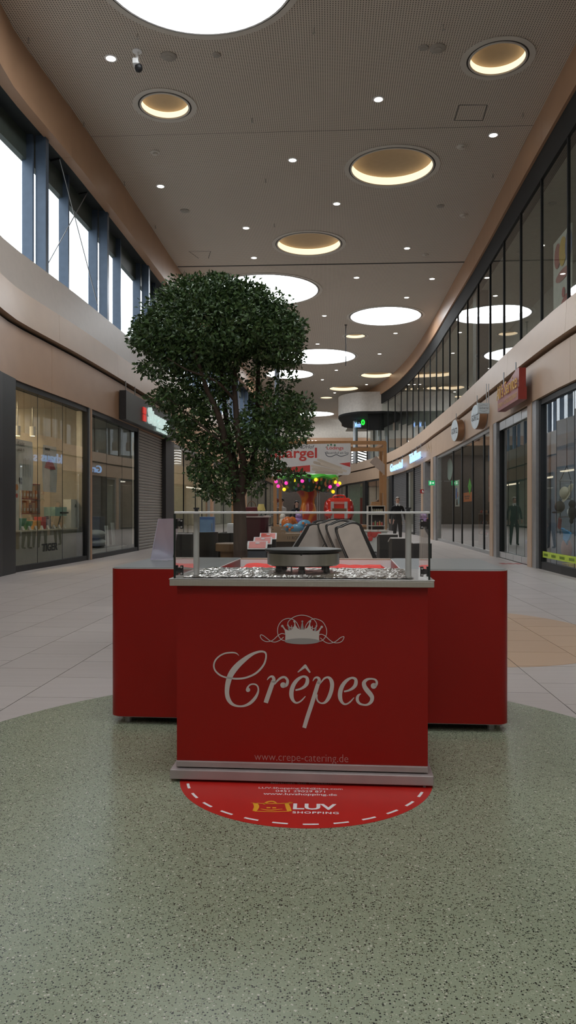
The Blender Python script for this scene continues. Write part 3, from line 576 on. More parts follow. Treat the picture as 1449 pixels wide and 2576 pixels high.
E_ = [(140, 1245, 24), (210, 1228, 30), (270, 1195, 44), (310, 1150, 56), (322, 1100, 54), (315, 1060, 44), (285, 1040, 36), (245, 1040, 32), (190, 1070, 46), (140, 1120, 56), (100, 1190, 64), (80, 1270, 66), (82, 1340, 62), (105, 1400, 44), (145, 1435, 30), (190, 1430, 24), (240, 1395, 22), (292, 1337, 12)]
letter('letter_e', [E_], c2, polys=[[(170, 968), (278, 856), (292, 853), (305, 862), (372, 972), (352, 983), (287, 908), (180, 978)]])
letter('letter_p', [[(403, 1108, 8), (430, 1065, 24), (465, 1050, 30), (495, 1068, 42), (502, 1105, 50), (492, 1150, 58)], [(498, 1110, 54), (470, 1190, 60), (430, 1320, 62), (380, 1480, 62), (320, 1660, 62), (273, 1817, 60)], [(522, 1140, 12), (570, 1075, 26), (620, 1050, 30), (662, 1065, 44), (690, 1115, 60), (697, 1180, 60), (680, 1270, 60), (640, 1370, 56), (590, 1430, 38), (535, 1443, 22), (490, 1420, 24), (466, 1375, 22), (470, 1310, 16)]], c2)
letter('letter_e', [[(x + 738, y + 21, w) for x, y, w in E_]], c2)
letter('letter_s', [[(1350, 1185, 46), (1372, 1150, 40), (1374, 1115, 34), (1350, 1084, 28), (1290, 1072, 26), (1225, 1085, 40), (1182, 1130, 58), (1190, 1190, 66), (1230, 1250, 72), (1280, 1310, 70), (1305, 1360, 60), (1290, 1420, 50), (1240, 1462, 34), (1180, 1468, 26), (1120, 1450, 34), (1085, 1410, 44), (1080, 1360, 44), (1100, 1320, 32), (1134, 1300, 10)]], c2, [(1328, 1180, 44)])
o = MB(); g3 = lambda l: (lambda p: onpanel(630 + p[0] * s3, 1530 + p[1] * s3, l)); g = g3(.0016)
o.flat([(488, 455), (490, 380), (480, 310), (444, 258), (462, 250), (490, 292), (535, 315), (575, 305), (605, 270), (618, 215), (610, 185), (626, 185), (632, 235), (660, 280), (700, 300), (750, 300), (795, 275), (822, 230), (828, 185), (840, 190), (838, 235), (850, 285), (880, 318), (920, 325), (955, 305), (985, 262), (1002, 270), (968, 330), (962, 400), (965, 460), (900, 440), (820, 425), (720, 422), (620, 425), (540, 440)], g)
for x, y, r in ((447, 250, 17), (616, 185, 16), (835, 187, 16), (1000, 262, 17)): o.disc((x, y), r, g, 16)
for l in ([(485, 365), (440, 355), (390, 380), (330, 435), (285, 462), (220, 468), (165, 440), (138, 395), (150, 372), (190, 390), (240, 430), (285, 462), (345, 475), (410, 450), (465, 405)], [(480, 455), (435, 440), (395, 390), (380, 320), (395, 240), (450, 170), (530, 143), (600, 160), (650, 205), (690, 290)],
          [(615, 255), (590, 275), (555, 268), (525, 230), (535, 185), (590, 135), (660, 105), (730, 98), (800, 110), (870, 145), (915, 190), (930, 235), (915, 270), (880, 285), (845, 260)], [(970, 462), (1010, 450), (1055, 395), (1070, 330), (1055, 260), (1010, 190), (940, 155), (880, 150), (820, 185), (780, 240), (762, 292)],
          [(965, 372), (1000, 366), (1050, 390), (1110, 445), (1165, 480), (1230, 485), (1285, 460), (1312, 410), (1300, 398), (1260, 415), (1210, 455), (1165, 480), (1100, 492), (1040, 470), (980, 415)], [(578, 240), (578, 300)], [(868, 245), (868, 310)]): o.ribbon([(x, y, 10) for x, y in l], g, 6)
o.build('crown_logo', M_LET, pan)
o = MB(); g = g3(.0008)
for pl in ([(535, 322), (575, 312), (540, 255), (522, 240)], [(698, 305), (752, 305), (733, 200), (721, 200)], [(882, 322), (920, 328), (932, 250), (918, 262)]): o.flat(pl, g)
for x, y in ((525, 240), (727, 185), (925, 250)): o.disc((x, y), 14, g, 14)
g = g3(.0022); o.disc((725, 463), 245, g, 40, 0, 42 / 245.); o.build('crown_inside', M_LET2, pan)
o = MB(); a, b = onpanel(640, 1905), onpanel(876, 1912); put_text(o, 'www.crepe-catering.de', (a + b) / 2, (1, 0, 0), (0, 0, 1), (b - a).length, .046, 0, -.012); o.build('web_address', mat('faded_pink_print', (.42, .20, .18), .5), pan)
# glass guard
gg = MB().box(-.575, .575, .016, .022, .919, 1.212).build('front_glass', M_GUARD, k)
for s in (-1, 1):
    MB().prism([(.022, .919), (.46, .919), (.40, 1.212), (.022, 1.212)], lambda p: (s * .569, p[0], p[1]), lambda p: (s * .575, p[0], p[1])).build('side_glass', M_GUARD, k)
    MB().box(s * .572 - .004, s * .572 + .004, .014, .026, .919, 1.212).build('corner_seal', mat('dark_green_edge', (.012, .02, .017), .3), k)
    po = MB().cyl((s * .486, .09, .919), (s * .486, .09, 1.212), .0138, n=20).build('post', mat('white_grey_post', (.50, .49, .475), .4), k, 40)
    MB().lathe([(.024, 0), (.024, .004), (.014, .006)], (s * .486, .09, .919), 20).build('post_foot', M_STEELG, po, 40)
    MB().lathe([(.009, 0), (.009, .008), (.014, .012), (.014, .018), (.0001, .018)], (s * .486, .09, 1.222), 16).build('post_cap', M_DARK, po, 40)
    for z in (.955, 1.166):
        h = MB(); xi, xo = .540, .569
        h.box(min(s * (xi - .007), s * (xi + .007)), max(s * (xi - .007), s * (xi + .007)), .023, .027, z - .022, z + .022)
        h.prism([(xi, z - .014), (xo, z - .009), (xo, z + .009), (xi, z + .014)], lambda p: (s * p[0], .023, p[1]), lambda p: (s * p[0], .026, p[1]))
        h.box(min(s * .562, s * .568), max(s * .562, s * .568), .024, .05, z - .022, z + .022); ho = h.build('hinge', M_DARK, k)
        [MB().cyl((s * xi, .0125, z + dz), (s * xi, .016, z + dz), .0042, n=10).build('hinge_screw', M_SILVER, ho) for dz in (-.014, .014)]
MB().box(-.572, .574, .012, .34, 1.212, 1.222).build('top_shelf', mat('frosted_white_shelf', (.66, .65, .64), .25, var=.02), k, bevel=.002)
# crumpled foil on the counter
def cloth(name, x0, x1, y0, y1, z, amp, m, parent, nx=70, ny=34, seed=1, sc=1.0, edge=.01, jit=0):
    r = random.Random(seed); W = [(r.uniform(-60, 60) * sc, r.uniform(-60, 60) * sc, r.uniform(0, 6.3), r.uniform(.3, 1)) for _ in range(14)]; mb = MB(); vs = []
    for j in range(ny + 1):
        for i in range(nx + 1):
            x = x0 + (x1 - x0) * i / nx; y = y0 + (y1 - y0) * j / ny
            h = sum(w * abs(math.sin(a * x + b * y + p)) for a, b, p, w in W) / len(W)
            e = min(1, min(i, nx - i) / 3., min(j, ny - j) / 3.); jt = edge * math.sin(7 * x * sc + seed) * (1 - e) + r.uniform(-edge, edge) * .4 * (1 - e)
            vs.append((x + jt, y + jt, z + amp * h * (.2 + .8 * e) + (r.uniform(0, jit) if jit else 0)))
    mb.add(vs, [(j * (nx + 1) + i, j * (nx + 1) + i + 1, (j + 1) * (nx + 1) + i + 1, (j + 1) * (nx + 1) + i) for j in range(ny) for i in range(nx)])
    return mb.build(name, m, parent)
M_FOIL = mat('crumpled_foil', (.56, .54, .51), .16, 1.0, bump=.4, scale=45)
f = thing('foil_sheet', 'crumpled aluminium foil sheet spread over the kiosk counter', 'foil', (KO[0], KO[1], .9215), KA); cloth('foil', -.53, .50, .045, .60, .0005, .018, M_FOIL, f, 110, 56, 3, 1.0, .012, .003)
# crepe maker
c = at(763, 1400, 3.74); cm = thing('crepe_maker', 'round stainless steel crepe maker with dark cast-iron plate on the foil', 'crepe maker', (c.x, c.y, .928), KA)
M_BST = mat('brushed_stainless', (.58, .565, .54), .28, 1.0, var=.18, scale=3, stretch=(6, 6, .2)); M_IRON = mat('cast_iron', (.03, .03, .03), .38, .3)
MB().lathe([(.168, .032), (.178, .038), (.178, .092), (.172, .096), (.0001, .096)], n=64).build('housing', M_BST, cm, 40)
MB().lathe([(.182, .098), (.190, .101), (.190, .110), (.187, .113), (.0001, .115)], n=64).build('cooking_plate', M_IRON, cm, 40)
MB().lathe([(.15, .096), (.15, .100)], n=40).build('plate_gap', M_BLACK, cm)
for a in (-150, -90, -30, 40, 140):
    x, y = .135 * math.cos(math.radians(a)), .135 * math.sin(math.radians(a)); MB().lathe([(.014, -.002), (.016, .004), (.016, .016), (.014, .018), (.014, .034)], (x, y, 0), 16).build('rubber_foot', M_DARK, cm, 40)
MB().cyl((-.055, -.06, .0), (-.055, -.06, .035), .004, n=8).build('power_cable_end', M_STEELG, cm); MB().box(-.004, .004, -.180, -.176, .088, .098).build('lid_pin', M_DARK, cm)
# ------------------------------------------------------------------ red counter island behind the kiosk
IA = math.atan2(-.18, 2.256); IO = (.098, 4.26)
isl = thing('counter_island', 'large red sales counter island with rounded corners and grey top behind the crepe kiosk', 'counter', (IO[0], IO[1], .002), IA)
M_TOP = mat('blue_grey_counter_top', (.20, .215, .215), .28, var=.04); M_LIP = mat('aluminium_lip', (.55, .54, .53), .35, .6)
def rr(x0, x1, y0, y1, rads, n=6):
    out = []
    for (cx, cy, r, a0) in ((x1 - rads[0], y0 + rads[0], rads[0], -90), (x1 - rads[1], y1 - rads[1], rads[1], 0), (x0 + rads[2], y1 - rads[2], rads[2], 90), (x0 + rads[3], y0 + rads[3], rads[3], 180)):
        out += [(cx + r * math.cos(math.radians(a0 + 90 * i / n)), cy + r * math.sin(math.radians(a0 + 90 * i / n))) for i in range(n + 1)]
    return out
DEP = 1.02
for nm, x0, x1, rads in (('left_cabinet', -1.13, -.50, (.004, .05, .05, .07)), ('right_cabinet', .53, 1.13, (.07, .05, .05, .004))):
    P = rr(x0, x1, 0, DEP, rads)
    b = MB().prism(P, lambda p: (p[0], p[1], .045), lambda p: (p[0], p[1], .893)).build(nm, M_RED, isl, 40)
    P2 = [((p[0] - (x0 + x1) / 2) * .985 + (x0 + x1) / 2, (p[1] - DEP / 2) * .985 + DEP / 2) for p in P]
    MB().prism(P2, lambda p: (p[0], p[1], .897), lambda p: (p[0], p[1], .901)).build(nm.split('_')[0] + '_counter_top', M_TOP, isl); MB().prism(P, lambda p: (p[0], p[1], .893), lambda p: (p[0], p[1], .8985)).build('edge_lip', M_LIP, isl)
    MB().box(x0 + .06, x1 - .03, .05, DEP - .05, .028, .046).build('plinth', M_STEELG, isl)
    for x in (x0 + .09, x1 - .09):
        for y in (.08, DEP - .1): MB().cyl((x, y, 0), (x, y, .03), .022, n=12).build('foot', M_STEELG, isl)
MB().box(-.50, .53, DEP - .09, DEP - .02, .05, .893).build('back_panel', M_RED, isl); MB().box(-.50, .53, DEP - .10, DEP - .01, .893, .9).build('back_rim', mat('tan_wood_rim', (.36, .26, .19), .5), isl)
MB().box(-.50, .53, DEP - .105, DEP - .09, .80, .893).build('inner_lining', M_WHITE, isl); MB().box(-.515, -.50, .0, DEP - .09, .80, .9).build('inner_lining', M_WHITE, isl); MB().box(.53, .545, .0, DEP - .09, .80, .9).build('inner_lining', M_WHITE, isl)
MB().box(-.50, .53, .04, DEP - .1, .78, .82).build('inner_shelf', M_WHITE, isl); MB().box(-.5, .53, .0, .03, .05, .80).build('inner_front', M_RED, isl)
rc = thing('red_cloth', 'rumpled bright red cloth spread in the middle of the counter island', 'cloth', (IO[0], IO[1], .8225), IA); cloth('cloth', -.48, .50, .06, DEP - .14, .012, .085, mat('bright_red_fabric', (.85, .04, .03), .7), rc, 60, 40, 9, .22, .02)
s = thing('sign_holder', 'lavender tinted acrylic sign holder leaning on the left counter top', 'sign holder', at(408, 1406, 4.95), math.radians(-20)); s.location.z = .9035
MB().prism([(0, 0), (.004, 0), (.064, .275), (.060, .275)], lambda p: (p[0] - .09 + .0, .12 * 0, p[1]), lambda p: (p[0] - .09, .30, p[1])).build('acrylic_plate', mat('lavender_acrylic', (.48, .44, .55), .15, coat=.4), s)
MB().box(-.09, .04, .0, .30, 0, .004).build('foot_plate', mat('clear_acrylic_grey', (.5, .5, .55), .1), s)
# ------------------------------------------------------------------ tree
TY = 8.6; tc = at(606, 1400, TY)
tree = thing('indoor_tree', 'tall indoor tree with dense dark green crown behind the red counter', 'tree', (tc.x, TY, 0))
def tp(px, py, dy=0): p = at(px, py, TY + dy); return (p.x - tc.x, p.y - TY, p.z)
M_BARK = mat('grey_brown_bark', (.065, .042, .030), .85, var=.3, scale=14, bump=.6, stretch=(1, 1, .25)); M_LEAF, nt_, b_ = nodes_mat('dark_green_leaf')
ge_ = nd(nt_, 'ShaderNodeNewGeometry'); nt_.links.new(mixc(nt_, ge_.outputs['Random Per Island'], (.020, .052, .016), (.075, .135, .035)), b_.inputs['Base Color']); b_.inputs['Roughness'].default_value = .42
def limb(pts, r0, r1, nm, n=8):
    P = catmull(pts, 5); m = len(P); o = MB(); o.tube(P, [r0 + (r1 - r0) * i / (m - 1) for i in range(m)], n); o.build(nm, M_BARK, tree, 60)
limb([(0, 0, .38), tp(605, 1400), tp(604, 1330), tp(603, 1290), tp(600, 1240)], .085, .068, 'trunk', 12)
limb([tp(602, 1260), tp(585, 1190, -.05), tp(566, 1110, -.2), tp(548, 1040, -.3), tp(522, 985, -.35), tp(505, 930, -.4), tp(480, 860, -.3)], .05, .014, 'branch')
limb([tp(602, 1250), tp(590, 1160, .1), tp(572, 1070, .15), tp(562, 990, .1), tp(556, 920, .1), tp(540, 830, .2)], .042, .012, 'branch')
limb([tp(603, 1250), tp(612, 1170, -.1), tp(600, 1100, -.25), tp(592, 1010, -.2), tp(590, 950, -.1), tp(600, 890, -.1), tp(612, 840, 0)], .045, .016, 'branch')
limb([tp(604, 1255), tp(632, 1180, .1), tp(645, 1100, .2), tp(648, 1000, .2), tp(650, 920, .1), tp(652, 850, .1), tp(660, 790, .1)], .042, .012, 'branch')
limb([tp(640, 1120, .2), tp(680, 1060, .1), tp(710, 1010, 0)], .02, .008, 'branch'); limb([tp(592, 1010, -.2), tp(545, 960, -.4), tp(470, 930, -.5), tp(420, 900, -.4)], .018, .006, 'branch'); limb([tp(628, 1190, .1), tp(680, 1185, 0), tp(750, 1192, -.1)], .016, .005, 'branch'); limb([tp(570, 1120, -.2), tp(530, 1090, -.3), tp(470, 1040, -.3), tp(420, 1000, -.3)], .016, .005, 'branch')
limb([tp(600, 1235), tp(560, 1230, -.1), tp(520, 1210, -.1)], .014, .005, 'branch')
CL = [(548, 802, 200, 100, 1.0, 4400), (515, 738, 108, 50, .7, 1600), (590, 762, 105, 56, .7, 1600), (430, 835, 100, 70, .6, 1700), (370, 850, 45, 45, .5, 600), (690, 848, 82, 72, .7, 1900), (630, 812, 100, 74, .7, 1500), (480, 880, 110, 60, .7, 1500), (560, 880, 80, 45, .5, 700), (715, 900, 50, 32, .4, 420),
      (400, 925, 60, 26, .45, 520), (520, 950, 75, 55, .6, 1000), (570, 930, 45, 60, .4, 420), (450, 985, 60, 38, .5, 600), (420, 1005, 48, 26, .4, 380), (480, 1040, 62, 42, .5, 750), (530, 1010, 50, 45, .5, 420), (455, 1080, 40, 32, .4, 360), (650, 960, 32, 50, .3, 220), (690, 1020, 68, 42, .6, 780), (745, 1035, 45, 50, .45, 620), (700, 1085, 85, 45, .65, 1100), (640, 1075, 65, 50, .6, 780), (665, 1125, 70, 30, .5, 560),
      (590, 1100, 48, 48, .4, 420), (545, 1100, 42, 40, .4, 380), (510, 1130, 42, 32, .4, 340), (475, 1105, 28, 24, .3, 170), (540, 1165, 42, 34, .4, 360), (500, 1185, 32, 26, .35, 260), (555, 1215, 50, 34, .4, 480), (520, 1235, 30, 22, .3, 200), (600, 1180, 45, 28, .3, 200), (650, 1180, 36, 26, .3, 260), (700, 1180, 30, 18, .25, 170), (745, 1195, 26, 9, .2, 110), (640, 1225, 26, 22, .25, 130), (570, 1255, 24, 14, .2, 90), (720, 955, 30, 22, .3, 120)]
rl = random.Random(4); lv = []; lf = []
for cx, cy, rx, ry, dy, n in CL:
    for _ in range(int(n * (1.6 if cy < 900 else 1.0))):
        while True:
            d = Vector((rl.gauss(0, 1), rl.gauss(0, 1), rl.gauss(0, 1)))
            if d.length > .1: break
        d.normalize(); rad = min(1.06, rl.random() ** .28 * (1 + rl.gauss(0, .07)))
        wob = 1 + .06 * math.sin(5 * d.x + cx) + .06 * math.sin(6 * d.z + 2 * d.y + cy)
        p = Vector(tp(cx + d.x * rx * rad * wob, cy - d.z * ry * rad * wob, d.y * dy * rad))
        ax = (d * .6 + Vector((rl.gauss(0, 1), rl.gauss(0, 1), rl.gauss(-.25, 1))) * .6).normalized(); sd = ax.cross(Vector((rl.gauss(0, 1), rl.gauss(0, 1), rl.gauss(0, 1)))).normalized(); L = rl.uniform(.040, .068); W = L * .27; nrm_ = ax.cross(sd) * L * .12
        i = len(lv); lv += [p, p + ax * L * .5 + sd * W + nrm_, p + ax * L, p + ax * L * .5 - sd * W + nrm_]; lf += [(i, i + 1, i + 2), (i, i + 2, i + 3)]
me = bpy.data.meshes.new('foliage'); me.from_pydata([tuple(v) for v in lv], [], lf); me.materials.append(M_LEAF); o = bpy.data.objects.new('foliage', me); COL.objects.link(o); o.parent = tree; o['kind'] = 'stuff'
M_PLAN = mat('brown_planter', (.20, .13, .08), .6)
MB().lathe([(.38, 0), (.40, .40), (.37, .40), (.37, .34), (.0001, .34)], n=40).build('planter', M_PLAN, tree, 40); MB().lathe([(.36, .33), (.36, .385), (.0001, .40)], n=30).build('soil', mat('soil', (.03, .022, .016), .9), tree, 40)
# ------------------------------------------------------------------ leaflet stands around the island
M_STB = mat('black_stand_panel', (.012, .012, .013), .5); M_STG = mat('stand_panel_painted_sheen', (.10, .12, .145), .35); M_LFR = mat('red_leaflet', (.62, .09, .06), .45); M_LFW = mat('leaflet_white', (.66, .64, .63), .5)  # blue-grey stand front has a reflection painted into its colour
def stand(px, py, Yd, wpx, label, front, back):
    c = at(px, py, Yd); w = wpx * Yd / F; t = thing('leaflet_stand', label, 'stand', (c.x, Yd, 0), 0, 'leaflet stands around the counter'); z = c.z; d = .30; lo, hi = (z - .03, z + .05)
    if back: lo, hi = hi, lo
    MB().prism([(0, 0), (d, 0), (d, hi), (0, lo)] if not back else [(0, 0), (d, 0), (d, lo - .05), (.10, lo), (0, lo)], lambda p: (-w / 2, p[0], p[1]), lambda p: (w / 2, p[0], p[1])).build('cabinet', [M_STB], t)
    if not back:
        MB().box(-w / 2 + .004, w / 2 - .004, -.006, 0, .02, lo - .02).build('front_panel', front, t)
        sl = math.atan2(hi - lo, d); Mx = Matrix.Translation((0, 0, lo + .002)) @ Matrix.Rotation(sl, 4, 'X')
        lf_ = MB().box(-w / 2 - .01, w / 2 + .01, -.01, d + .02, 0, .006, 0, Mx).build('leaflet_frame', M_LFW, t); MB().box(-w / 2 + .012, w / 2 - .012, .025, d - .01, .006, .009, 0, Mx).build('red_leaflet', M_LFR, lf_)
        MB().lathe([(.03, 0), (.03, .002), (.0001, .002)], (0, 0, 0), 14, 0, Mx @ Matrix.Translation((.0, .22, .0095))).build('white_emblem', M_LFW, lf_)
    else: MB().prism([(0, lo), (.10, lo), (d, lo - .05), (d, lo - .04), (.10, lo + .012), (0, lo + .012)], lambda p: (-w / 2 - .008, p[0], p[1]), lambda p: (w / 2 + .008, p[0], p[1])).build('white_top_edge', M_LFW, t)
stand(646, 1376, 9.2, 48, 'nearest of the three leaflet stands with red tops beside the tree trunk', M_STG, False); stand(660, 1364, 10.2, 44, 'middle leaflet stand with red top behind the nearest one', M_STB, False); stand(674, 1352, 11.4, 40, 'farthest leaflet stand with red top left of the wooden crates', M_STB, False)
stand(978, 1355, 9.7, 46, 'tallest looking black stand at the feet of the man in black', M_STB, True); stand(1007, 1366, 8.7, 42, 'middle black stand seen through the glass guard', M_STB, True); stand(1063, 1380, 7.5, 46, 'black stand next to the right post of the glass guard', M_STB, True)
# ------------------------------------------------------------------ massage chairs seen from the side
M_PAD = mat('beige_upholstery', (.70, .60, .52), .55, bump=.05); M_SHL = mat('black_shell', (.016, .016, .017), .35); M_GRY = mat('grey_upholstery', (.24, .235, .23), .5)
def massage_chair(px, py, Yd, flip, label):
    c = at(px, py, Yd); t = thing('massage_chair', label, 'armchair', (c.x, Yd, 0), 0, 'massage chairs in a row'); K = Yd / 10.6; f = -K if flip else K; H = c.z
    def sh(pts, n=5): return catmull([(f * a, b) for a, b in pts], n, True)
    back = [(-.27, H - .10), (-.20, H - .01), (-.06, H + .045), (.05, H + .02), (.11, H - .08), (.38, .34), (.30, .14), (.05, .16), (-.06, .42)]
    pad = [(-.262, H - .105), (-.19, H - .025), (-.06, H + .022), (.025, H - .005), (.06, H - .09), (.31, .34), (.25, .20), (.05, .22), (-.05, .44)]
    MB().prism(sh(back), lambda p: (p[0], .05, p[1]), lambda p: (p[0], .15, p[1])).build('side_shell', M_SHL, t, 40); MB().prism(sh(back), lambda p: (p[0], .55, p[1]), lambda p: (p[0], .65, p[1])).build('side_shell', M_SHL, t, 40)
    MB().prism(sh(pad), lambda p: (p[0], .0, p[1]), lambda p: (p[0], .06, p[1])).build('side_pad', M_PAD, t, 40)
    MB().prism(sh([(a, b - .03) for a, b in back]), lambda p: (p[0] + f * .02, .15, p[1]), lambda p: (p[0] + f * .02, .55, p[1])).build('backrest', M_GRY, t, 40)
    MB().prism([(f * a, b) for a, b in ((.20, .24), (.72, .28), (.70, .45), (.22, .42))], lambda p: (p[0], .10, p[1]), lambda p: (p[0], .60, p[1])).build('seat', M_PAD, t, bevel=.03)
    MB().prism([(f * a, b) for a, b in ((.78, .10), (.88, .12), (.76, .45), (.70, .42))], lambda p: (p[0], .14, p[1]), lambda p: (p[0], .56, p[1])).build('leg_rest', M_GRY, t, bevel=.02)
    for y0 in (.05, .56): MB().prism([(f * a, b) for a, b in ((.16, .10), (.66, .10), (.60, .56), (.14, .54))], lambda p: (p[0], y0, p[1]), lambda p: (p[0], y0 + .09, p[1])).build('armrest', M_SHL, t, bevel=.02)
    MB().box(min(f * .0, f * .6), max(f * .0, f * .6), .10, .60, 0, .14).build('base', M_SHL, t, bevel=.02)
massage_chair(898, 1322, 10.6, False, 'foremost massage chair with large beige side pad before the red shelf'); massage_chair(872, 1316, 11.4, False, 'second massage chair of the right row, grey edge behind the foremost'); massage_chair(851, 1312, 12.2, False, 'third massage chair of the right row, below the ride cabin')
massage_chair(784, 1324, 12.95, True, 'front massage chair of the left pair, behind the crepe maker'); massage_chair(801, 1315, 13.75, True, 'rear massage chair of the left pair, below the orange tree carousel')
# ------------------------------------------------------------------ seating and bits left of the tree
M_BLKF = mat('black_leather', (.022, .021, .02), .4); M_MAR = mat('maroon_panel', (.085, .016, .022), .45); M_WLN = mat('walnut_veneer', (.17, .095, .045), .5)
for px, py, Yd, lab in ((492, 1338, 10.0, 'black tub armchair nearest the left post of the glass guard'), (540, 1340, 10.6, 'black tub armchair beside the round wooden stool')):
    c = at(px, py, Yd); t = thing('tub_armchair', lab, 'armchair', (c.x, Yd, 0), math.radians(200), 'black tub armchairs'); h = c.z
    P = [(.30 * math.cos(math.radians(a)), .30 * math.sin(math.radians(a))) for a in range(-30, 211, 16)]; I = [(.24 * math.cos(math.radians(a)), .24 * math.sin(math.radians(a))) for a in range(210, -31, -16)]
    tops = lambda p: h - .20 * max(0, .12 - p[1])
    MB().prism(P + I, lambda p: (p[0], p[1], .12), lambda p: (p[0], p[1], tops(p))).build('curved_back', M_BLKF, t, 40); MB().lathe([(.25, .12), (.25, .42), (.22, .46), (.0001, .46)], n=24).build('seat_cushion', M_BLKF, t, 40)
    for a in (45, 135, 225, 315): MB().cyl((.2 * math.cos(math.radians(a)), .2 * math.sin(math.radians(a)), 0), (.18 * math.cos(math.radians(a)), .18 * math.sin(math.radians(a)), .13), .014, n=8).build('leg', M_STEELG, t)
c = at(580, 1366, 9.6); t = thing('round_stool', 'low round walnut stool left of the tree trunk', 'stool', (c.x, 9.6, 0)); MB().lathe([(.16, .0), (.16, .05), (.13, .06), (.13, c.z - .10), (.0001, c.z - .1)], n=28).build('drum', M_WLN, t, 40); MB().lathe([(.19, c.z - .10), (.19, c.z - .01), (.18, c.z), (.0001, c.z)], n=28).build('seat', mat('walnut_seat', (.21, .125, .06), .5), t, 40)
c = at(588, 1317, 12.5); t = thing('white_cabinet', 'narrow white cabinet standing left of the tree trunk', 'cabinet', (c.x, 12.5, 0)); MB().box(-.11, .11, 0, .35, .04, c.z).build('carcass', M_WHITE, t, bevel=.005); MB().box(-.10, .10, -.012, 0, .08, c.z - .03).build('door', M_WHITE, t); MB().box(-.09, .09, .02, .33, 0, .04).build('plinth', M_DARK, t)
c = at(645, 1302, 12.0); t = thing('maroon_counter', 'maroon curved counter front right of the tree trunk', 'counter', (c.x, 12.0, 0)); h = c.z
MB().prism([(-.20, 0), (.12, 0), (.08, .55), (.12, .85), (.20, h), (-.20, h)], lambda p: (p[0], 0, p[1]), lambda p: (p[0], .06, p[1])).build('front_panel', M_MAR, t); MB().box(-.20, .18, .06, .60, 0, h - .05).build('body', M_MAR, t); MB().box(-.22, .22, -.02, .62, h, h + .02).build('top', mat('pale_pink_top', (.55, .42, .40), .5), t)
t = thing('handbag', 'brown handbag with looped handle on the maroon counter', 'handbag', at(633, 1300, 12.2)); t.location.z = h + .021; MB().prism([(-.11, 0), (.11, 0), (.09, .15), (-.09, .15)], lambda p: (p[0], -.05, p[1]), lambda p: (p[0], .05, p[1])).build('bag_body', mat('dark_red_leather', (.13, .03, .03), .4), t, bevel=.012); MB().tube([(.07 * math.cos(math.radians(a)), 0, .14 + .10 * math.sin(math.radians(a))) for a in range(0, 181, 15)], .007, 6).build('handle', M_WLN, t)
t = thing('desk_lamp', 'small lamp with yellow shade on the maroon counter', 'lamp', at(657, 1300, 12.45)); t.location.z = h + .021; MB().lathe([(.035, 0), (.035, .01), (.008, .015), (.008, .10)], n=12).build('lamp_base', M_DARK, t); MB().lathe([(.075, .09), (.045, .20)], n=14).build('lamp_shade', mat('yellow_shade', (.62, .50, .16), .6), t)
c = at(600, 1300, 15.0); t = thing('wooden_rack', 'slim wooden post rack behind the tree trunk', 'rack', (at(589, 0, 15).x, 15, 0)); MB().box(-.05, .05, -.03, .03, 0, 1.75).build('post', mat('honey_wood', (.42, .23, .10), .5), t); MB().box(-.18, .18, -.12, .12, 0, .05).build('base', mat('honey_wood'), t)
# wooden crates between the stands and the chairs
M_CRT = mat('crate_wood', (.30, .20, .12), .6, stretch=(1, 8, 8)); M_CRD = mat('dark_crate_board', (.055, .035, .022), .6)
c = at(722, 1342, 14.6); w = 92 * 14.6 / F; t = thing('sales_table', 'brown wooden sales table left of the massage chairs', 'table', (c.x, 14.6, 0)); h = c.z
MB().box(-w / 2, w / 2, 0, .5, h - .03, h).build('table_top', M_CRT, t); MB().box(-w / 2 + .02, w / 2 - .02, .02, .48, .05, h - .16).build('dark_body', M_CRD, t); MB().box(-w / 2, w / 2, -.01, .02, h - .16, h - .03).build('apron', M_CRT, t)
for s in (-1, 1): MB().box(s * (w / 2 - .03) - .02, s * (w / 2 - .03) + .02, -.015, .03, 0, h - .03).build('leg', M_CRT, t)
o = MB(); put_text(o, '11 ROSE', (.14, -.0115, h - .085), (1, 0, 0), (0, 0, 1), .26, .06); o.build('painted_words', M_CRD, t)
t = thing('wooden_crate', 'slatted wooden crate on the sales table', 'crate', (at(700, 0, 14.8).x, 14.8, h + .001)); 
for z in (.02, .085): MB().box(-.14, .14, -.1, -.085, z, z + .045).build('slat', M_CRT, t); MB().box(-.14, .14, .085, .1, z, z + .045).build('slat', M_CRT, t)
for x in (-.14, .125): MB().box(x, x + .015, -.085, .085, 0, .13).build('end_board', M_CRT, t)
MB().box(-.125, .125, -.085, .085, 0, .012).build('bottom_board', M_CRT, t)
# ------------------------------------------------------------------ carousel ride shaped like a tree
CYD = 18.0; cc = at(775, 1300, CYD); PXM = CYD / F
M_ORG, nt_, b_ = nodes_mat('orange_red_swirl'); tcn = nd(nt_, 'ShaderNodeTexCoord'); wv = nd(nt_, 'ShaderNodeTexWave'); wv.inputs['Scale'].default_value = 1.1; wv.inputs['Distortion'].default_value = 9; nt_.links.new(tcn.outputs['Object'], wv.inputs[0])
rp = nd(nt_, 'ShaderNodeValToRGB'); [setattr(rp.color_ramp.elements[i], 'color', c_) for i, c_ in ((0, (.48, .045, .02, 1)), (1, (.72, .22, .03, 1)))]; rp.color_ramp.elements[0].position = .62; rp.color_ramp.elements[1].position = .95; nt_.links.new(wv.outputs[1], rp.inputs[0]); nt_.links.new(rp.outputs[0], b_.inputs['Base Color']); b_.inputs['Roughness'].default_value = .25
M_PAT, nt_, b_ = nodes_mat('painted_leaf_pattern'); tcn = nd(nt_, 'ShaderNodeTexCoord'); mp = nd(nt_, 'ShaderNodeMapping'); mp.inputs['Rotation'].default_value = (.5, .6, 0); mp.inputs['Scale'].default_value = (1.6, 1, .8); vv = nd(nt_, 'ShaderNodeTexVoronoi'); vv.inputs['Scale'].default_value = 9; nt_.links.new(tcn.outputs['Object'], mp.inputs[0]); nt_.links.new(mp.outputs[0], vv.inputs['Vector'])
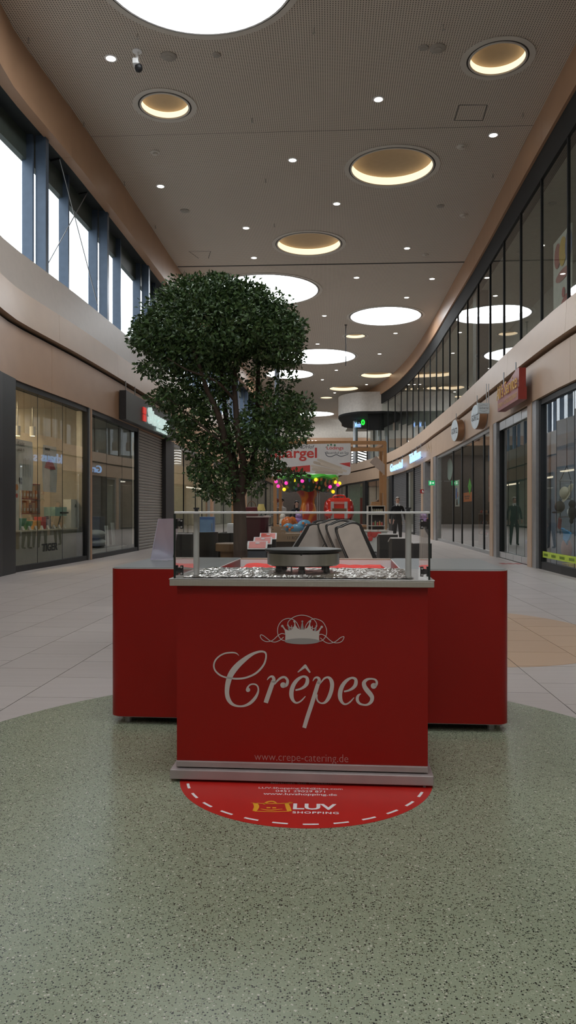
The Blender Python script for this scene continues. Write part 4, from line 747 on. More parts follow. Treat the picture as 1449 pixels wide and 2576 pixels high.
sp = nd(nt_, 'ShaderNodeSeparateColor'); nt_.links.new(vv.outputs['Color'], sp.inputs[0]); rp = nd(nt_, 'ShaderNodeValToRGB'); rp.color_ramp.interpolation = 'CONSTANT'
while len(rp.color_ramp.elements) < 6: rp.color_ramp.elements.new(.5)
for e, (p_, c_) in zip(rp.color_ramp.elements, ((0, (.05, .17, .05)), (.3, (.70, .27, .08)), (.45, (.09, .28, .09)), (.62, (.50, .10, .22)), (.75, (.08, .15, .38)), (.87, (.42, .18, .06)))): e.position = p_; e.color = c_ + (1,)
nt_.links.new(sp.outputs[0], rp.inputs[0]); edge = mth(nt_, 'LESS_THAN', vv.outputs['Distance'], .42); nt_.links.new(mixc(nt_, edge, (.02, .05, .02), rp.outputs[0]), b_.inputs['Base Color']); b_.inputs['Roughness'].default_value = .35
car = thing('tree_carousel', 'small carousel ride with orange tree trunk, leafy painted canopy and coloured bulbs', 'carousel', (cc.x, CYD, 0)); zz = lambda py: at(0, py, CYD).z
MB().lathe([(.95, 0), (.95, .16), (.90, .20), (.0001, .20)], n=40).build('platform', mat('carousel_blue_platform', (.12, .20, .34), .4), car, 40)
prof = [(.36, .2), (.30, .6), (.215, zz(1318)), (.22, zz(1295)), (.19, zz(1280)), (.155, zz(1262)), (.20, zz(1248)), (.28, zz(1238)), (.38, zz(1228))]
MB().lathe(catmull(prof, 4), n=28).build('trunk', M_ORG, car, 60)
cz0, cz1 = zz(1236), zz(1203); n = 60; vs = []
for r_, z_, amp in ((.30, cz0 + .02, 0), (.52, cz0 - .01, .02), (.64, (cz0 + cz1) / 2 - .03, .02), (.70, cz1, .0)):
    for i in range(n): a = 2 * math.pi * i / n; vs.append((r_ * math.cos(a), r_ * math.sin(a), z_ + amp * math.sin(9 * a)))
MB().add(vs, [(j * n + i, j * n + (i + 1) % n, (j + 1) * n + (i + 1) % n, (j + 1) * n + i) for j in range(3) for i in range(n)]).build('canopy', M_PAT, car, 50)
vs = []
for r_, z_ in ((.69, cz1 - .04), (.735, cz1), (.71, cz1 + .05), (.35, cz1 + .09), (.001, cz1 + .11)):
    for i in range(n): a = 2 * math.pi * i / n; vs.append((r_ * (1 + .015 * math.sin(10 * a)) * math.cos(a), r_ * (1 + .015 * math.sin(10 * a)) * math.sin(a), z_ + (.022 * math.sin(10 * a) if r_ > .68 else 0)))
MB().add(vs, [(j * n + i, j * n + (i + 1) % n, (j + 1) * n + (i + 1) % n, (j + 1) * n + i) for j in range(4) for i in range(n)]).build('green_top', mat('bright_green_roof', (.10, .58, .06), .3), car, 60)
M_BY = glow('yellow_bulb', (1, .62, .02), 1.0); M_BP = glow('pink_bulb', (.95, .05, .38), .9)
for px, py, m in ((740, 1210.5, M_BY), (759, 1213, M_BP), (792, 1210, M_BY), (842, 1214, M_BY), (828, 1226, M_BP), (715, 1232, M_BY), (694.5, 1211.5, M_BP), (720, 1217, M_BP), (850.5, 1219.5, M_BP), (854, 1216, M_BY), (700, 1223, M_BP), (838, 1237, M_BY)):
    z_ = zz(py); x_ = (px - 775) * PXM; R_ = .60 + (z_ - cz0) / (cz1 - cz0) * .12; y_ = -math.sqrt(max(0.0, R_ ** 2 - x_ ** 2)); MB().ball((x_, y_ - .01, z_), .043, 12).build('bulb', m, car, 60)
for x_ in (.21, .26): MB().cyl((x_, -.30, .2), (x_, -.30, cz0 + .02), .016, n=10).build('pole', M_SILVER, car, 40)
# ride figures
def figure(px, py, Yd, r, label, m, extra):
    t = thing('ride_figure', label, 'ride figure', (at(px, 0, Yd).x, Yd, .201)); z = at(px, py, Yd).z - .201; MB().ball((0, 0, z), r, 18).build('body', m, t, 60); MB().cyl((0, 0, 0), (0, 0, z), .03, n=10).build('support', M_SILVER, t, 40); extra(t, z); return t
M_ORF = mat('orange_gloss', (.55, .13, .02), .25); M_PUR = mat('purple_gloss', (.30, .16, .42), .25); M_BLU = mat('blue_gloss', (.10, .28, .42), .25); M_CRM = mat('cream_gloss', (.62, .58, .50), .3)
def ex_or(t, z):
    MB().ball((.10, .0, z + .06), (.10, .10, .10), 14).build('head', M_ORF, t, 60); MB().tube(catmull([(.17, -.04, z + .05), (.22, -.05, z - .03), (.20, -.06, z - .10)], 4), .028, 8).build('trunk', M_ORF, t, 60)
    for s in (-1, 1): MB().ball((.07, s * .09, z + .08), (.05, .02, .06), 10).build('ear', M_ORF, t, 60)
figure(724, 1317, 17.25, (.15, .13, .16), 'orange elephant-like ride figure at the left of the carousel', M_ORF, ex_or)
def ex_pu(t, z):
    MB().ball((0, -.02, z + .10), (.085, .085, .085), 14).build('head', M_PUR, t, 60)
    for s in (-1, 1): MB().ball((s * .035, -.095, z + .12), .016, 8).build('eye', M_CRM, t, 60); MB().ball((s * .06, 0, z + .18), (.025, .02, .05), 8).build('ear', M_PUR, t, 60)
figure(752, 1309, 17.55, (.10, .10, .10), 'glossy purple ride figure with eyes beside the orange one', M_PUR, ex_pu)
def ex_bl(t, z):
    MB().tube(catmull([(-.30, 0, z - .05), (-.22, 0, z + .03), (-.10, 0, z - .02), (0, 0, z), (.12, 0, z + .10), (.22, 0, z + .08), (.26, 0, z - .06)], 5), .075, 12).build('curved_back', M_BLU, t, 60)
    for x, dz in ((-.24, .02), (-.12, .0), (.0, .02), (.12, .10), (.20, .06), (-.18, -.04), (.06, .0)): MB().ball((x, -.075, z + dz), (.030, .012, .030), 10).build('orange_spot', M_ORF, t, 60)
figure(749, 1327, 17.0, (.16, .10, .09), 'blue ride serpent with orange spots in front of the carousel trunk', M_BLU, ex_bl)
figure(711, 1317, 17.7, (.08, .08, .16), 'cream white ride figure at the far left of the carousel', M_CRM, lambda t, z: (MB().ball((0, 0, z + .16), (.07, .07, .07), 12).build('head', M_CRM, t, 60), MB().ball((-.04, -.05, z - .02), (.03, .03, .03), 8).build('blue_patch', M_BLU, t, 60)))
# red ride cabin shaped like a satchel
bc = at(854, 1330, 16.6); t = thing('ride_cabin', 'glossy red satchel-shaped ride cabin with grey straps right of the carousel', 'kids ride', (bc.x, 16.6, 0)); zb = lambda py: at(0, py, 16.6).z; M_RG = mat('glossy_red_plastic', (.62, .03, .015), .15, coat=.6); M_STR = mat('grey_strap', (.42, .38, .35), .4)
w = 60 * 16.6 / F; MB().box(-w / 2, w / 2, 0, .45, zb(1306), zb(1252)).build('case', M_RG, t, bevel=.07)
for s in (-1, 1): MB().ball((s * (w / 2 + .0), .22, zb(1283)), (.075, .20, .23), 16).build('side_pouch', mat('deep_red_plastic', (.36, .012, .012), .2, coat=.5), t, 60)
MB().box(-w / 2 + .04, w / 2 - .04, -.05, .0, zb(1305), zb(1280)).build('front_pocket', M_RG, t, bevel=.03)
MB().tube(catmull([(-.13, .1, zb(1254)), (-.10, .1, zb(1247)), (.10, .1, zb(1247)), (.13, .1, zb(1254))], 4), .022, 8).build('handle', M_RG, t, 60)
for s in (-.16, .14): MB().box(s - .035, s + .035, -.056, -.02, zb(1305), zb(1262)).build('strap', M_STR, t, bevel=.006)
MB().box(-.19, .14, -.012, .0, zb(1268), zb(1262)).build('pale_strip', mat('pale_red_strip', (.62, .22, .18), .3), t); MB().box(-.16, .15, -.066, -.05, zb(1288), zb(1279)).build('name_plate', mat('brown_plate', (.14, .06, .02), .5), t)
MB().ball((-w / 2 + .02, -.08, zb(1291)), (.085, .06, .085), 14).build('red_bumper', M_RG, t, 60)
MB().prism(catmull([(-.38, .62), (-.30, .86), (.0, 1.05), (.34, 1.02), (.42, .80), (.38, .45), (-.25, .42)], 4, True), lambda p: (p[0], -.02, p[1]), lambda p: (p[0], .50, p[1])).build('grey_hull', mat('grey_hull', (.40, .38, .37), .3), t, 40); MB().box(-.35, .35, .02, .46, 0, .45).build('pedestal', M_DARK, t)
# ------------------------------------------------------------------ asparagus stall: timber frame, banner, shelf
HY_ = 22.0; M_TIM = mat('orange_brown_timber', (.40, .195, .075), .5, stretch=(6, 6, .5)); zh = lambda py, y=HY_: at(0, py, y).z; xh = lambda px, y=HY_: at(px, 0, y).x
st = thing('market_stall', 'open timber stall frame with brown posts and beams behind the carousel', 'stall', (xh(840), HY_, 0))
for px, y in ((968, HY_), (692, HY_), (958, HY_ + 2.2), (705, HY_ + 2.2)): MB().box(xh(px, y) - .05, xh(px, y) + .05, y - .05, y + .05, 0, zh(1113, HY_)).build('post', M_TIM, st, world=True)
for y, z in ((HY_, zh(1113)), (HY_ + 2.2, zh(1113)), (HY_, zh(1130))): MB().box(xh(690, y), xh(970, y), y - .045, y + .045, z - .06, z + .04).build('beam', M_TIM, st, world=True)
for px in (968, 692): MB().box(xh(px) - .045, xh(px) + .045, HY_ + .05, HY_ + 2.15, zh(1113) - .06, zh(1113) + .04).build('beam', M_TIM, st, world=True)
MB().box(xh(690), xh(935), HY_ - .35, HY_ + .25, .80, .86).build('counter_board', M_TIM, st, world=True); MB().box(xh(692), xh(930), HY_ - .3, HY_ - .26, .05, .80).build('counter_front', mat('crate_wood'), st, world=True)
for a, b in (((932, 1160), (962, 1190)),): MB().prism([(930, 1163), (945, 1146), (968, 1168), (968, 1196), (958, 1186)], lambda p: at(p[0], p[1], HY_ - .06), lambda p: at(p[0], p[1], HY_ - .02) + Vector((0, .03, 0))).build('gable_board', mat('pale_gable_board', (.42, .32, .26), .5), st, world=True)
MB().box(xh(956), xh(972), HY_ - .02, HY_ + .02, zh(1240), zh(1196)).build('back_panel', M_TIM, st, world=True)
bn = thing('banner', 'white asparagus banner with red lettering hanging on the timber stall', 'banner', (xh(781), HY_ - .09, zh(1195))); yb = HY_ - .09; bp_ = lambda lift: (lambda p: Vector((xh(p[0], yb), yb - lift, zh(p[1], yb))))
BL = [(680, 1119), (882, 1115), (882, 1189), (877, 1195), (680, 1198)]; MB().prism(BL, bp_(0), bp_(.006)).build('banner_cloth', mat('banner_white', (.66, .63, .61), .6, var=.03), bn, world=True)
M_BRD = mat('banner_red', (.56, .05, .04), .6); M_BGR = mat('banner_green', (.05, .18, .09), .6); M_BGY = mat('banner_dark_grey', (.08, .085, .10), .6)
o = MB(); put_text(o, 'Spargel', bp_(.0075)((739, 1143)), (1, 0, 0), (0, 0, 1), 117 * yb / F, 34 * yb / F, 0, .022); f_ = bp_(.0075); o.flat([(681, 1181), (720, 1176), (780, 1170), (780, 1187), (700, 1189), (690, 1186)], f_); o.flat([(853, 1166), (881, 1163), (881, 1175)], f_); put_text(o, 'Lödings', bp_(.0075)((843, 1128)), (1, 0, 0), (0, 0, 1), 42 * yb / F, 11 * yb / F, 0, .012); o.build('red_print', M_BRD, bn, world=True)
o = MB(); put_text(o, 'vom LINDHof', bp_(.0075)((752, 1124)), (1, 0, 0), (0, 0, 1), 76 * yb / F, 9 * yb / F, 0, .004, 1, 0, .2); put_text(o, 'Bauernhof am See', bp_(.0075)((849, 1139)), (1, 0, 0), (0, 0, 1), 56 * yb / F, 6 * yb / F, 0, .006); o.ribbon([(818, 1137, 1.6), (822, 1146, 1.8), (832, 1149, 1.8), (846, 1144, 1.8), (858, 1148, 1.8), (876, 1143, 1.4)], f_); o.build('grey_print', M_BGY, bn, world=True)
o = MB(); o.ribbon([(701 + 11 * math.cos(math.radians(a)), 1169 + 11 * math.sin(math.radians(a)), 2.2) for a in range(0, 361, 20)], bp_(.009), 2)
for x, y, r in ((825, 1120, 2), (833, 1119, 2.6), (842, 1120, 2.6), (820, 1125, 1.2)): o.disc((x, y), r, f_, 12)
put_text(o, 'LIND', bp_(.009)((701, 1166)), (1, 0, 0), (0, 0, 1), 13 * yb / F, 4 * yb / F); put_text(o, 'PUNKT', bp_(.009)((701, 1172)), (1, 0, 0), (0, 0, 1), 16 * yb / F, 4 * yb / F); o.build('green_print', M_BGR, bn, world=True)
o = MB(); o.disc((701, 1169), 11, bp_(.008), 24); o.build('white_seal', mat('banner_white'), bn, world=True)
for k_, (x0_, y0_, x1_, y1_) in enumerate(((784, 1180, 836, 1187), (782, 1172, 840, 1184), (788, 1163, 850, 1180), (798, 1157, 860, 1178), (806, 1166, 872, 1186), (792, 1188, 850, 1190), (800, 1176, 862, 1189))):
    o = MB(); o.ribbon([(x0_, y0_, 3), (x0_ + 5, y0_ + .8, 7), ((x0_ + x1_) / 2, (y0_ + y1_) / 2, 6.5), (x1_, y1_, 5.5)], bp_(.008 + k_ * .0004), 4); o.build('asparagus_print', mat('asparagus_cream_%d' % (k_ % 3), ((.56, .47, .37), (.62, .53, .43), (.49, .40, .31))[k_ % 3], .6), bn, world=True)
# shelf with goods at the right of the stall
SY = 20.6; sx0, sx1 = xh(925, SY), xh(969, SY); z1 = zh(1272, SY); M_SHF = mat('pale_shelf_board', (.52, .48, .42), .5)
sh = thing('display_shelf', 'pale display shelf with jars and boxes beside the stall post', 'shelf', ((sx0 + sx1) / 2, SY, 0))
for x in (sx0, sx0 + .10, sx1 - .02): MB().box(x, x + .02, SY, SY + .3, .1, z1).build('side_board', M_SHF, sh, world=True)
zs = [.35, .62, zh(1322, SY), zh(1293, SY), z1]
for z in zs: MB().box(sx0, sx1, SY - .01, SY + .3, z - .02, z).build('shelf_board', M_SHF, sh, world=True)
MB().box(sx0, sx1, SY + .29, SY + .31, .1, z1).build('back_board', mat('shelf_back_dark', (.05, .04, .035), .6), sh, world=True)
for s in (0, 1): MB().lathe([(.05, 0), (.05, .1), (.0001, .1)], (sx0 + .06 + s * (sx1 - sx0 - .12), SY + .15, 0), 12).build('foot', M_DARK, sh, world=True)
rg = random.Random(2)
JC = [('jar_cream', (.52, .47, .33)), ('jar_red', (.42, .06, .05)), ('jar_amber', (.45, .22, .06)), ('jar_green', (.22, .28, .12))]
def jar(x, z, h_, r_, mi, lab): 
    t = thing('jar', lab, 'jar', (x, SY + .10, z + .001), 0, 'jars on the display shelf'); MB().lathe([(r_, 0), (r_, h_ * .75), (r_ * .7, h_ * .85)], n=12).build('glass_body', mat(JC[mi][0], JC[mi][1], .25), t, 40); MB().lathe([(r_ * .75, h_ * .85), (r_ * .75, h_), (.0001, h_)], n=12).build('lid', mat('jar_lid', (.30, .29, .27), .4, .5), t, 40)
for i in range(6): jar(sx0 + .15 + i * .050, zs[3], .15, .024, 0, 'cream jar %s on the upper shelf board' % ('at the left end', 'second from the left', 'third from the left', 'third from the right', 'second from the right', 'at the right end')[i])
for i in range(5): jar(sx0 + .16 + i * .060, zs[2], .10 + .03 * (i % 2), .026, (1, 3, 1, 2, 1)[i], '%s jar on the middle shelf board, %s' % (('red', 'green', 'red', 'amber', 'red')[i], ('leftmost', 'second from left', 'in the middle', 'second from right', 'rightmost')[i]))
for i, (x, w_, h_, nm) in enumerate(((sx0 + .10, .26, .05, 'lower'), (sx0 + .12, .22, .045, 'upper'))):
    t = thing('wooden_tray', '%s of two small wooden trays on top of the display shelf' % nm, 'tray', (x + w_ / 2, SY + .14, z1 + .001 + i * .056)); b_o = MB(); b_o.box(-w_ / 2, w_ / 2, -.1, .1, 0, .008); b_o.build('tray_bottom', M_TIM, t)
    for y in (-.1, .092): MB().box(-w_ / 2, w_ / 2, y, y + .008, .008, h_).build('tray_side', M_TIM, t)
    for xx in (-w_ / 2, w_ / 2 - .008): MB().box(xx, xx + .008, -.092, .092, .008, h_).build('tray_end', M_TIM, t)
def fruit_stand():
    y = 15.0; x0, x1 = at(915, 0, y).x, at(975, 0, y).x; z = at(0, 1338, y).z; t = thing('white_counter', 'white counter with painted strawberries beside the massage chairs', 'counter', ((x0 + x1) / 2, y, 0))
    MB().box(x0, x1, y, y + .5, .03, z).build('body', mat('off_white_counter', (.56, .56, .52), .5), t, world=True, bevel=.01); MB().box(x0 - .02, x1 + .02, y - .02, y + .52, z, z + .03).build('top', M_SHF, t, world=True)
    for px, py, r in ((931, 1341, 7), (941, 1344, 8), (951, 1342, 8), (932, 1355, 6), (929, 1346, 5)):
        p = at(px, py, y - .012); MB().ball((p.x, p.y, p.z), (r * y / F, .010, r * 1.1 * y / F), 12).build('strawberry', mat('strawberry_red', (.52, .05, .04), .4), t, world=True, smooth=60)
fruit_stand()
# ------------------------------------------------------------------ people
M_SKIN = mat('skin', (.62, .37, .28), .5); 
def person(label, loc, rz, H, top, legs, hair, longhair=False, arms=None, collar=None, shoes=None, stride=.0):
    s = H / 1.78; t = thing('person', label, 'person', loc, rz); J = {}; V = []; E = []; R = []
    def v(n, p, r): J[n] = len(V); V.append(tuple(c * s for c in p)); R.append(r if isinstance(r, tuple) else (r, r))
    def e(*ns):
        for a, b in zip(ns[:-1], ns[1:]): E.append((J[a], J[b]))
    v('pelvis', (0, 0, .95), (.15, .11)); v('waist', (0, 0, 1.10), (.145, .10)); v('chest', (0, .0, 1.32), (.165, .11)); v('neck0', (0, .01, 1.47), (.08, .07)); v('neck', (0, .0, 1.53), (.055, .055)); v('jaw', (0, -.015, 1.60), (.062, .072)); v('head', (0, -.005, 1.68), (.075, .092)); v('crown', (0, .005, 1.745), (.055, .07)); v('nose', (0, -.115, 1.645), .012)
    e('pelvis', 'waist', 'chest', 'neck0', 'neck', 'jaw', 'head', 'crown')
    arms = arms or {-1: [(.235, .02, 1.18), (.27, -.02, .95), (.275, -.05, .86)], 1: [(.235, .02, 1.18), (.27, -.02, .93), (.275, -.05, .84)]}
    for q, nm in ((-1, 'l'), (1, 'r')):
        a, b, c = [(q * p[0], p[1], p[2]) for p in arms[q]]; v(nm + 'sh', (q * .175, .0, 1.42), .062); v(nm + 'el', a, .048); v(nm + 'wr', b, .034); v(nm + 'pa', c, (.042, .026)); e('chest', nm + 'sh', nm + 'el', nm + 'wr', nm + 'pa')
        d = (Vector(c) - Vector(b)).normalized()
        for k_, (ox, ln) in enumerate(((-.028, .075), (-.010, .085), (.010, .08), (.027, .065))): v('%sf%d' % (nm, k_), tuple(Vector(c) + d * .03 + Vector((0, ox, 0))), .012); v('%sg%d' % (nm, k_), tuple(Vector(c) + d * ln + Vector((-q * .02, ox, 0))), .010); e(nm + 'pa', '%sf%d' % (nm, k_), '%sg%d' % (nm, k_))
        v(nm + 'th', tuple(Vector(c) + Vector((-q * .01, -.05, -.01))), .012); v(nm + 'ti', tuple(Vector(c) + d * .04 + Vector((-q * .015, -.062, 0))), .010); e(nm + 'pa', nm + 'th', nm + 'ti')
        v(nm + 'hip', (q * .095, 0, .88), .105); v(nm + 'kn', (q * .11, -.02 + q * stride, .50), .072); v(nm + 'an', (q * .125, .03 + q * stride * 1.3, .10), .048); v(nm + 'he', (q * .125, .03 + q * stride * 1.3, .04), .042); v(nm + 'to', (q * .14, -.14 + q * stride * 1.3, .03), .032); e('pelvis', nm + 'hip', nm + 'kn', nm + 'an', nm + 'he', nm + 'to')
    e('head', 'nose')
    me = bpy.data.meshes.new('b'); me.from_pydata(V, E, []); ob = bpy.data.objects.new('b', me); COL.objects.link(ob); ob.modifiers.new('s', 'SKIN'); sv = me.skin_vertices[0].data
    for i, r in enumerate(R): sv[i].radius = (r[0] * s, r[1] * s)
    for i in range(len(V)): sv[i].use_root = i == 0
    u = ob.modifiers.new('d', 'SUBSURF'); u.levels = 2; dg = DG(); dg.update(); bm_ = bpy.data.meshes.new_from_object(ob.evaluated_get(dg)); bpy.data.objects.remove(ob, do_unlink=True)
    zmin = min(p.co.z for p in bm_.vertices)
    for p in bm_.vertices: p.co.z -= zmin
    bm_.materials.clear(); [bm_.materials.append(m) for m in (M_SKIN, top, legs, shoes or M_DARK)]
    hz = {q: arms[q][1][2] for q in (-1, 1)}
    for f in bm_.polygons:
        c = f.center / s; q = 1 if c.x > 0 else -1; wr = Vector((q * arms[q][1][0], arms[q][1][1], arms[q][1][2])); pa = Vector((q * arms[q][2][0], arms[q][2][1], arms[q][2][2])); hd = (pa - wr).normalized()
        hand = (Vector(c) - wr).dot(hd) > .0 and (Vector(c) - pa).length < .16
        f.material_index = 0 if (c.z > 1.505 or hand) else 3 if c.z < .085 else 2 if (c.z < .93 and abs(c.x) < .21) else 1
        f.use_smooth = True
    bo = bpy.data.objects.new('body', bm_); COL.objects.link(bo); bo.parent = t
    hm = MB(); hm.ball((0, .012 * s, 1.705 * s), (.084 * s, .100 * s, .085 * s), 16); hv = [p for p in hm.v]
    hm2 = MB(); keep = [i for i, p in enumerate(hv) if p[1] > -.05 * s or p[2] > 1.735 * s]; km = {o_: n_ for n_, o_ in enumerate(keep)}; hm2.add([hv[i] for i in keep], [[km[i] for i in f] for f in hm.f if all(i in km for i in f)])
    if longhair: hm2.tube(catmull([(0, .07 * s, 1.70 * s), (0, .10 * s, 1.58 * s), (0, .12 * s, 1.40 * s), (0, .11 * s, 1.25 * s)], 4), [.085 * s] * 5 + [.10 * s] * 5 + [.05 * s] * 3, 12)
    hm2.build('hair', hair, t, 60)
    for q in (-1, 1): MB().ball((q * .03 * s, -.096 * s, 1.672 * s), .0095 * s, 8).build('eye', M_DARK, t); MB().ball((q * .080 * s, .005 * s, 1.655 * s), (.012 * s, .02 * s, .03 * s), 8).build('ear', M_SKIN, t, 60)
    MB().box(-.024 * s, .024 * s, -.093 * s, -.086 * s, 1.600 * s, 1.607 * s).build('mouth', mat('lip', (.30, .11, .09), .5), t)
    if collar:
        cl = MB()
        for q in (-1, 1): cl.prism([(q * .005, 1.475), (q * .075, 1.53), (q * .085, 1.475), (q * .055, 1.435)], lambda p: (p[0] * s, -.088 * s, p[1] * s), lambda p: (p[0] * s, -.078 * s, p[1] * s))
        cl.lathe([(.068 * s, 1.50 * s), (.062 * s, 1.545 * s)], n=14); cl.build('collar', collar, t)
    return t
M_BLKW = mat('black_wool', (.010, .010, .011), .85); M_TRS = mat('dark_trousers', (.018, .018, .019), .8); M_HG = mat('white_hair', (.62, .58, .52), .7); M_HB = mat('brown_hair', (.16, .09, .05), .6); M_HD = mat('dark_hair', (.02, .016, .013), .6)
mp_ = ground(1000, 1370); person('man in black sweater with white collar and white hair walking along the right', (mp_.x, mp_.y, 0), 0, 1.80, M_BLKW, M_TRS, M_HG, False, {-1: [(.25, .03, 1.18), (.285, .0, .95), (.29, -.03, .86)], 1: [(.25, .03, 1.16), (.30, -.01, .91), (.305, -.04, .82)]}, M_WHITE, stride=.05)
M_GRT = mat('grey_cardigan', (.20, .19, .18), .8); M_DNM = mat('dark_denim', (.04, .05, .08), .8)
person('woman with long brown hair in grey clothes behind the timber stall', (at(951, 0, 26).x, 26.0, 0), math.radians(160), 1.66, M_GRT, M_DNM, M_HB, True)
MR = mat('faded_red_cap_top', (.20, .05, .06), .8); hold = {q: [(.22, -.10, 1.18), (.12, -.30, 1.15), (.10, -.36, 1.16)] for q in (-1, 1)}
person('person in dark grey jacket standing left of the carousel', (at(694, 0, 24.5).x, 24.5, 0), math.radians(-70), 1.68, M_GRT, M_TRS, MR, False, hold)
person('person in pale shirt looking down beside the dark grey jacket', (at(708, 0, 25.5).x, 25.5, 0), math.radians(-40), 1.70, mat('pale_shirt', (.50, .46, .44), .8), M_DNM, M_HD, False, hold)
person('person in black with dark hair just left of the carousel trunk', (at(746, 0, 27.5).x, 27.5, 0), math.radians(10), 1.64, M_BLKW, M_TRS, M_HD, True)
# ------------------------------------------------------------------ signs on the facades
def ipt(s, px, py, off, lo=9., hi=64.): y = ypx(s, px, off, lo, hi); return pp(s, y, off, zpx(s, y, py, off))
def bars(mb, c, d_, w, h, n=4):
    for i in range(n): mb.add([Vector(c) + d_ * (w * (-.5 + (i + a) / n)) + UPZ * (h * b) for a, b in ((.12, -.5), (.85, -.42), (.8, .5 - .2 * (i % 2)), (.15, .42))], [(0, 1, 2, 3)])     # print too blurred to read
def ynear(s, px, off): return ypx(s, px, off)
XD = {'R': lambda y: -tang('R', y), 'L': lambda y: tang('L', y)}       # reading direction along a facade
UPZ = Vector((0, 0, 1))
def rods(t, pts, z1, r=.014):
    for p in pts: MB().cyl(p, (p[0], p[1], z1), r, n=6).build('hanger', M_STEELG, t, world=True)
M_NEON = glow('blue_white_neon', (.34, .56, 1.0), .95); M_NEOB = mat('neon_letter_side', (.20, .22, .40), .4)
for txt, p0, p1, pt, pb, lab in (('Gravestal', 981, 1011, 1164, 1181, 'far lit blue-white shop lettering on the right fascia'), ('Tabakhaus', 1030, 1057, 1134, 1162, 'near lit blue-white shop lettering beside the gold letters')):
    ya, yb_ = ynear('R', p0, -.22), ynear('R', p1, -.22); ymid = (ya + yb_) / 2; c = pp('R', ymid, -.22, zpx('R', ymid, (pt + pb) / 2, -.22)); w = (pp('R', ya, -.22) - pp('R', yb_, -.22)).length; h = .50
    t = thing('shop_sign', lab, 'sign', c); o = MB(); put_text(o, txt, c, XD['R'](ymid), UPZ, w, h, .03, .01); o.build('lit_letters', M_NEON, t, world=True)
    o = MB(); o.box(-w / 2, w / 2, .05, .10, -h * .45, -h * .38, 0, Matrix.Translation(c) @ Matrix.Rotation(math.atan2(XD['R'](ymid).y, XD['R'](ymid).x), 4, 'Z')); o.build('carrier_rail', M_NEOB, t, world=True)
    d_ = XD['R'](ymid); rods(t, [tuple(c + d_ * (w * k_) + Vector((.08, 0, .2))) for k_ in (-.4, 0, .4)], 4.62)
ya, yb_ = ynear('R', 1071, -.02), ynear('R', 1086, -.02); t = thing('gold_letters', 'two rows of small gold script letters on the right fascia', 'sign', pp('R', (ya + yb_) / 2, -.03, 4.1)); M_GOLD = mat('gold_leaf_letters', (.55, .38, .14), .35, .6)
for r_, z_ in ((0, 4.22), (1, 3.93)):
    for k_ in range(3 + r_):
        y_ = ya + (yb_ - ya) * (k_ + .5) / (3 + r_); o = MB(); d_ = XD['R'](y_); fO = pp('R', y_, -.02, z_); ff = lambda p: fO + d_ * p[0] + UPZ * p[1]
        o.ribbon([(-.10, -.02, .03), (-.02, .10, .05), (.05, .0, .04), (.0, -.10, .05), (.12, -.02 + .05 * (k_ % 2), .03)], ff, 4); o.build('gold_letter', M_GOLD, t, world=True)
# round and square shoe shop signs
M_SGW = mat('pale_blue_sign_face', (.60, .66, .68), .35); M_COP = mat('copper_sign_rim', (.38, .22, .13), .35, .5)
for px, py, dpx, lab in ((1144, 1083, 55, 'round white shoe shop sign farther along the right fascia'), (1196, 1049, 62, 'round white shoe shop sign half behind the square blade sign')):
    c = ipt('R', px, py, -.30); y_ = c.y; D = dpx * y_ / F; t = thing('shop_sign', lab, 'sign', c); ang = math.atan2(XD['R'](y_).y, XD['R'](y_).x) + math.radians(10)
    Mx = Matrix.Translation(c) @ Matrix.Rotation(ang, 4, 'Z') @ Matrix.Rotation(math.radians(90), 4, 'X'); o = MB(); o.lathe([(D / 2, -.22), (D / 2, 0), (.0001, 0)], n=40, M=Mx); o.build('drum', M_COP, t, 40, world=True); o = MB(); o.lathe([(D / 2 * .97, .001), (D / 2 * .97, .012), (.0001, .012)], n=40, M=Mx); o.build('sign_face', M_SGW, t, 40, world=True)
    d_ = Vector((math.cos(ang), math.sin(ang), 0)); nrm__ = d_.cross(UPZ); o = MB(); put_text(o, 'GÖRTZ', c + nrm__ * .015, d_, UPZ, D * .82, D * .30, 0, .012); o.build('lettering', M_DARK, t, world=True); rods(t, [(c.x + .05, c.y, c.z + D * .45)], 4.62)
c = ipt('R', 1216, 1027, -.45); y_ = c.y; w, h = 31 * y_ / F, 27 * y_ / F; t = thing('blade_sign', 'white square blade sign with shoe shop name facing the camera', 'sign', c)
MB().box(c.x - w / 2, c.x + w / 2, y_ - .03, y_ + .05, c.z - h / 2, c.z + h / 2).build('sign_box', M_SGW, t, world=True, bevel=.02); o = MB(); put_text(o, 'GÖRTZ', (c.x + .01, y_ - .032, c.z), (1, 0, 0), UPZ, w * .72, h * .16, 0, .004, 1.2); o.ribbon([(-.10, .06, .004), (0, .085, .006), (.10, .06, .004)], lambda p: (c.x + p[0], y_ - .032, c.z + p[1])); o.ribbon([(-.10, -.06, .004), (0, -.085, .006), (.10, -.06, .004)], lambda p: (c.x + p[0], y_ - .032, c.z + p[1])); o.build('lettering', M_DARK, t, world=True); rods(t, [(c.x + .08, c.y, c.z + h / 2 - .01), (c.x + .14, c.y, c.z + h / 2 - .01)], 4.62, .010)
